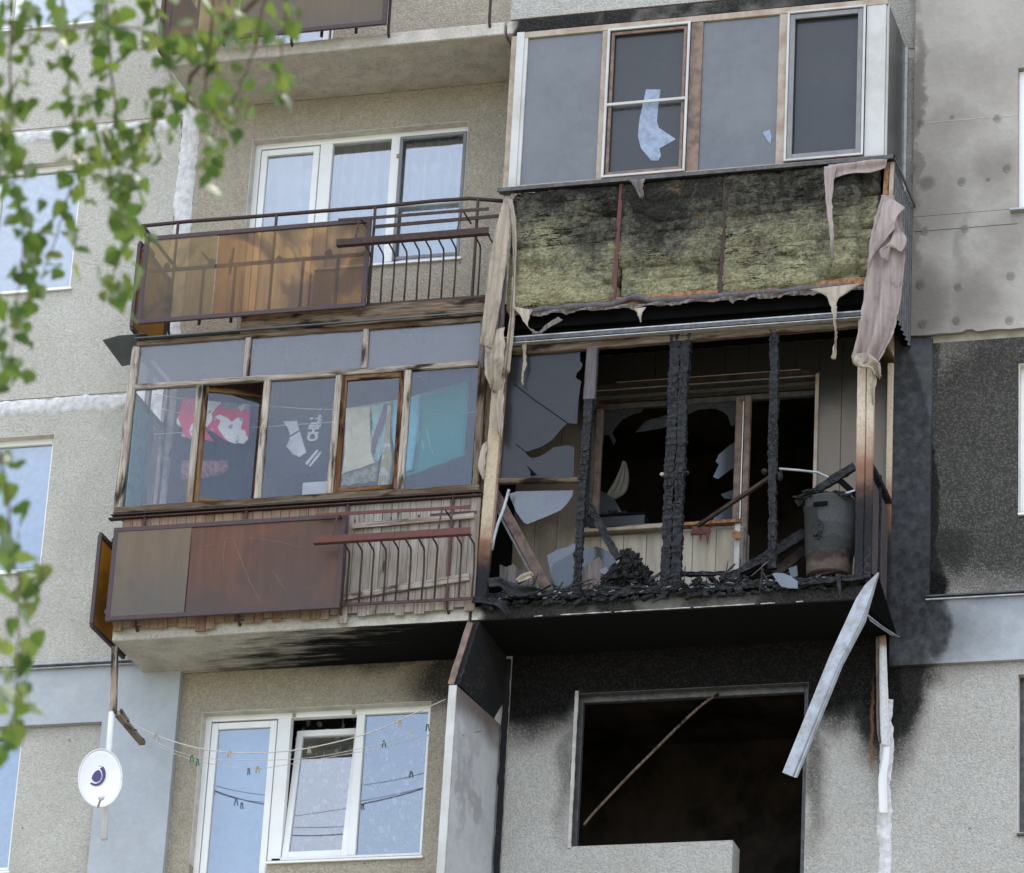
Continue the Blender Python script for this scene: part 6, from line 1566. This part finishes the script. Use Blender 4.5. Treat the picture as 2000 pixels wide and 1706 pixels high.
# emblem
edx, edy = -.02, .03
emb(arc(.0, .0, .075, .105, -120, 140) + list(reversed(arc(-.0, -.01, .052, .075, -120, 140))), MAT['navy'])
emb(arc(.005, -.01, .04, .058, 0, 345), MAT['navy'])
emb([(-.085, .085), (-.05, .09), (-.045, .04), (-.02, -.02), (-.045, -.05), (-.07, .03)], MAT['navy'])
emb([(-.078, .076), (-.058, .08), (-.054, .04), (-.034, -.015), (-.045, -.03), (-.062, .03)], MAT['white']) if False else None
tube('feed_arm', [dc - uy * b_ * .98, dc - uy * b_ * 1.2 + nrm_ * .16, dc - uy * b_ * 1.35 + nrm_ * .30], .010, MAT['alu'], sdh)
lump('feed_horn', dc - uy * b_ * 1.35 + nrm_ * .30, .03, MAT['white'], sdh, 2, 0)
tube('mount', [dc - nrm_ * .05, dc - nrm_ * .14, at(206, 1560, -.8)], .018, MAT['alu'], sdh)

# ============================================================ BIRCH TWIGS hanging in front, left
def atd(x, y, d):
    v = (FW * 8124 + RT * (x - 1000) - UP * (y - 853)).normalized()
    return CAM + v * d
def leaf_mesh(wd, curl, fold):
    pr = [(0, 0.0), (.30, .05), (.46, .20), (.50, .34), (.42, .52), (.27, .72), (.12, .90), (0, 1.06)]
    V = []; F = []
    for i, (hw, t) in enumerate(pr):
        z = -t
        yb = curl * t * t
        for s in (-1, -.5, 0, .5, 1):
            V.append((s * hw * wd, yb + fold * abs(s) * hw + .03 * math.sin(t * 22) * abs(s), z + (.03 if i % 2 else -.015) * (abs(s) == 1)))
    for i in range(len(pr) - 1):
        for j in range(4): F.append((i * 5 + j, i * 5 + j + 1, i * 5 + 6 + j, i * 5 + 5 + j))
    k = len(V)
    V += [(-.012, 0, .42), (.012, 0, .42), (.012, 0, 0), (-.012, 0, 0)]; F.append((k, k + 1, k + 2, k + 3))
    me = bpy.data.meshes.new('leaf'); me.from_pydata(V, [], F); me.validate()
    me.materials.append(MAT['leaf'])
    for p in me.polygons: p.use_smooth = True
    return me
LM = [leaf_mesh(1.0, .15, .1), leaf_mesh(.92, -.25, .3), leaf_mesh(1.08, .35, -.2), leaf_mesh(.85, .1, .55)]
def twig(lab, pts, d, n, spread, size=.057, grp='birch twigs hanging in front of the facade', sub=None):
    P_ = cr([atd(x, y, d) for x, y in pts], 26)
    t = thing('birch_twig', lab, 'twig', P_[0], grp)
    for i in range(len(P_)): P_[i] += Vector((ru(-1, 1), ru(-1, 1), 0)) * .004
    tube('stem', P_, .0045, MAT['twig'], t, n=5, r2=.0015)
    sp = spread * d / 8124
    for i in range(n):
        u = (i + rnd()) / n
        b = P_[min(len(P_) - 1, int(u * len(P_)))]
        ang = ru(0, 2 * math.pi)
        off = (RT * math.cos(ang) + UP * math.sin(ang) * .8) * sp * math.sqrt(rnd()) + FW * ru(-.45, .45)
        s = size * ru(.72, 1.15)
        M = Matrix.Translation(b + off) @ Matrix.Rotation(ru(0, 6.28), 4, 'Z') @ Matrix.Rotation(random.gauss(0, .45), 4, 'X') @ Matrix.Rotation(random.gauss(0, .4), 4, 'Y') @ Matrix.Diagonal((s, s, s, 1))
        o = bpy.data.objects.new('leaf', random.choice(LM)); COL.objects.link(o); reg(o, M, t)
    return t
twig('leafy birch twig running down the left picture edge from the top', [(22, -20), (20, 120), (25, 260), (28, 360), (45, 470), (32, 600), (18, 740)], 12.6, 120, 26)
twig('birch twig ending near the left wall window sill', [(120, -20), (132, 120), (140, 210), (150, 300), (135, 380), (118, 440), (95, 500), (80, 545)], 13.2, 64, 25)
twig('longest birch twig, ending just left of the amber railing', [(205, -20), (215, 120), (225, 230), (205, 290), (222, 360), (252, 430), (235, 500), (215, 560)], 13.0, 98, 25)
twig('birch twig ending over the vertical mortar joint', [(300, -20), (320, 90), (340, 180), (310, 220), (290, 270), (262, 330), (245, 400)], 13.4, 74, 25)
twig('birch twig with pale green leaves above the vertical mortar joint', [(420, -20), (410, 90), (400, 180), (425, 235), (405, 300), (398, 330)], 12.8, 32, 24)
twig('birch twig whose last leaves touch the bay wall at the top', [(520, -20), (500, 80), (470, 170), (450, 205), (432, 262)], 12.8, 34, 22)
twig('short birch twig farthest right above the balcony door window', [(560, -20), (556, 60), (545, 140), (540, 192)], 12.6, 16, 12)
twig('sparse birch twig tips low beside the amber railing', [(228, 560), (232, 590), (236, 615)], 12.4, 3, 10)
twig('birch twig hanging along the lower left picture edge', [(2, 880), (12, 960), (25, 1080), (38, 1160), (34, 1260), (30, 1360), (18, 1440)], 12.2, 64, 17, .07)
twig('top row of birch leaves in the upper left corner', [(-20, 40), (100, 60), (220, 50), (340, 70), (460, 60)], 13.2, 70, 50)
br = tube('birch_branch', [atd(x, y, 13.3) for x, y in ((620, -140), (560, -60), (480, 20), (372, 150), (366, 195), (385, 212))], .012, MAT['twig'], r2=.006)
tag(br, 'bare dark birch branch end above the vertical mortar joint', 'branch')
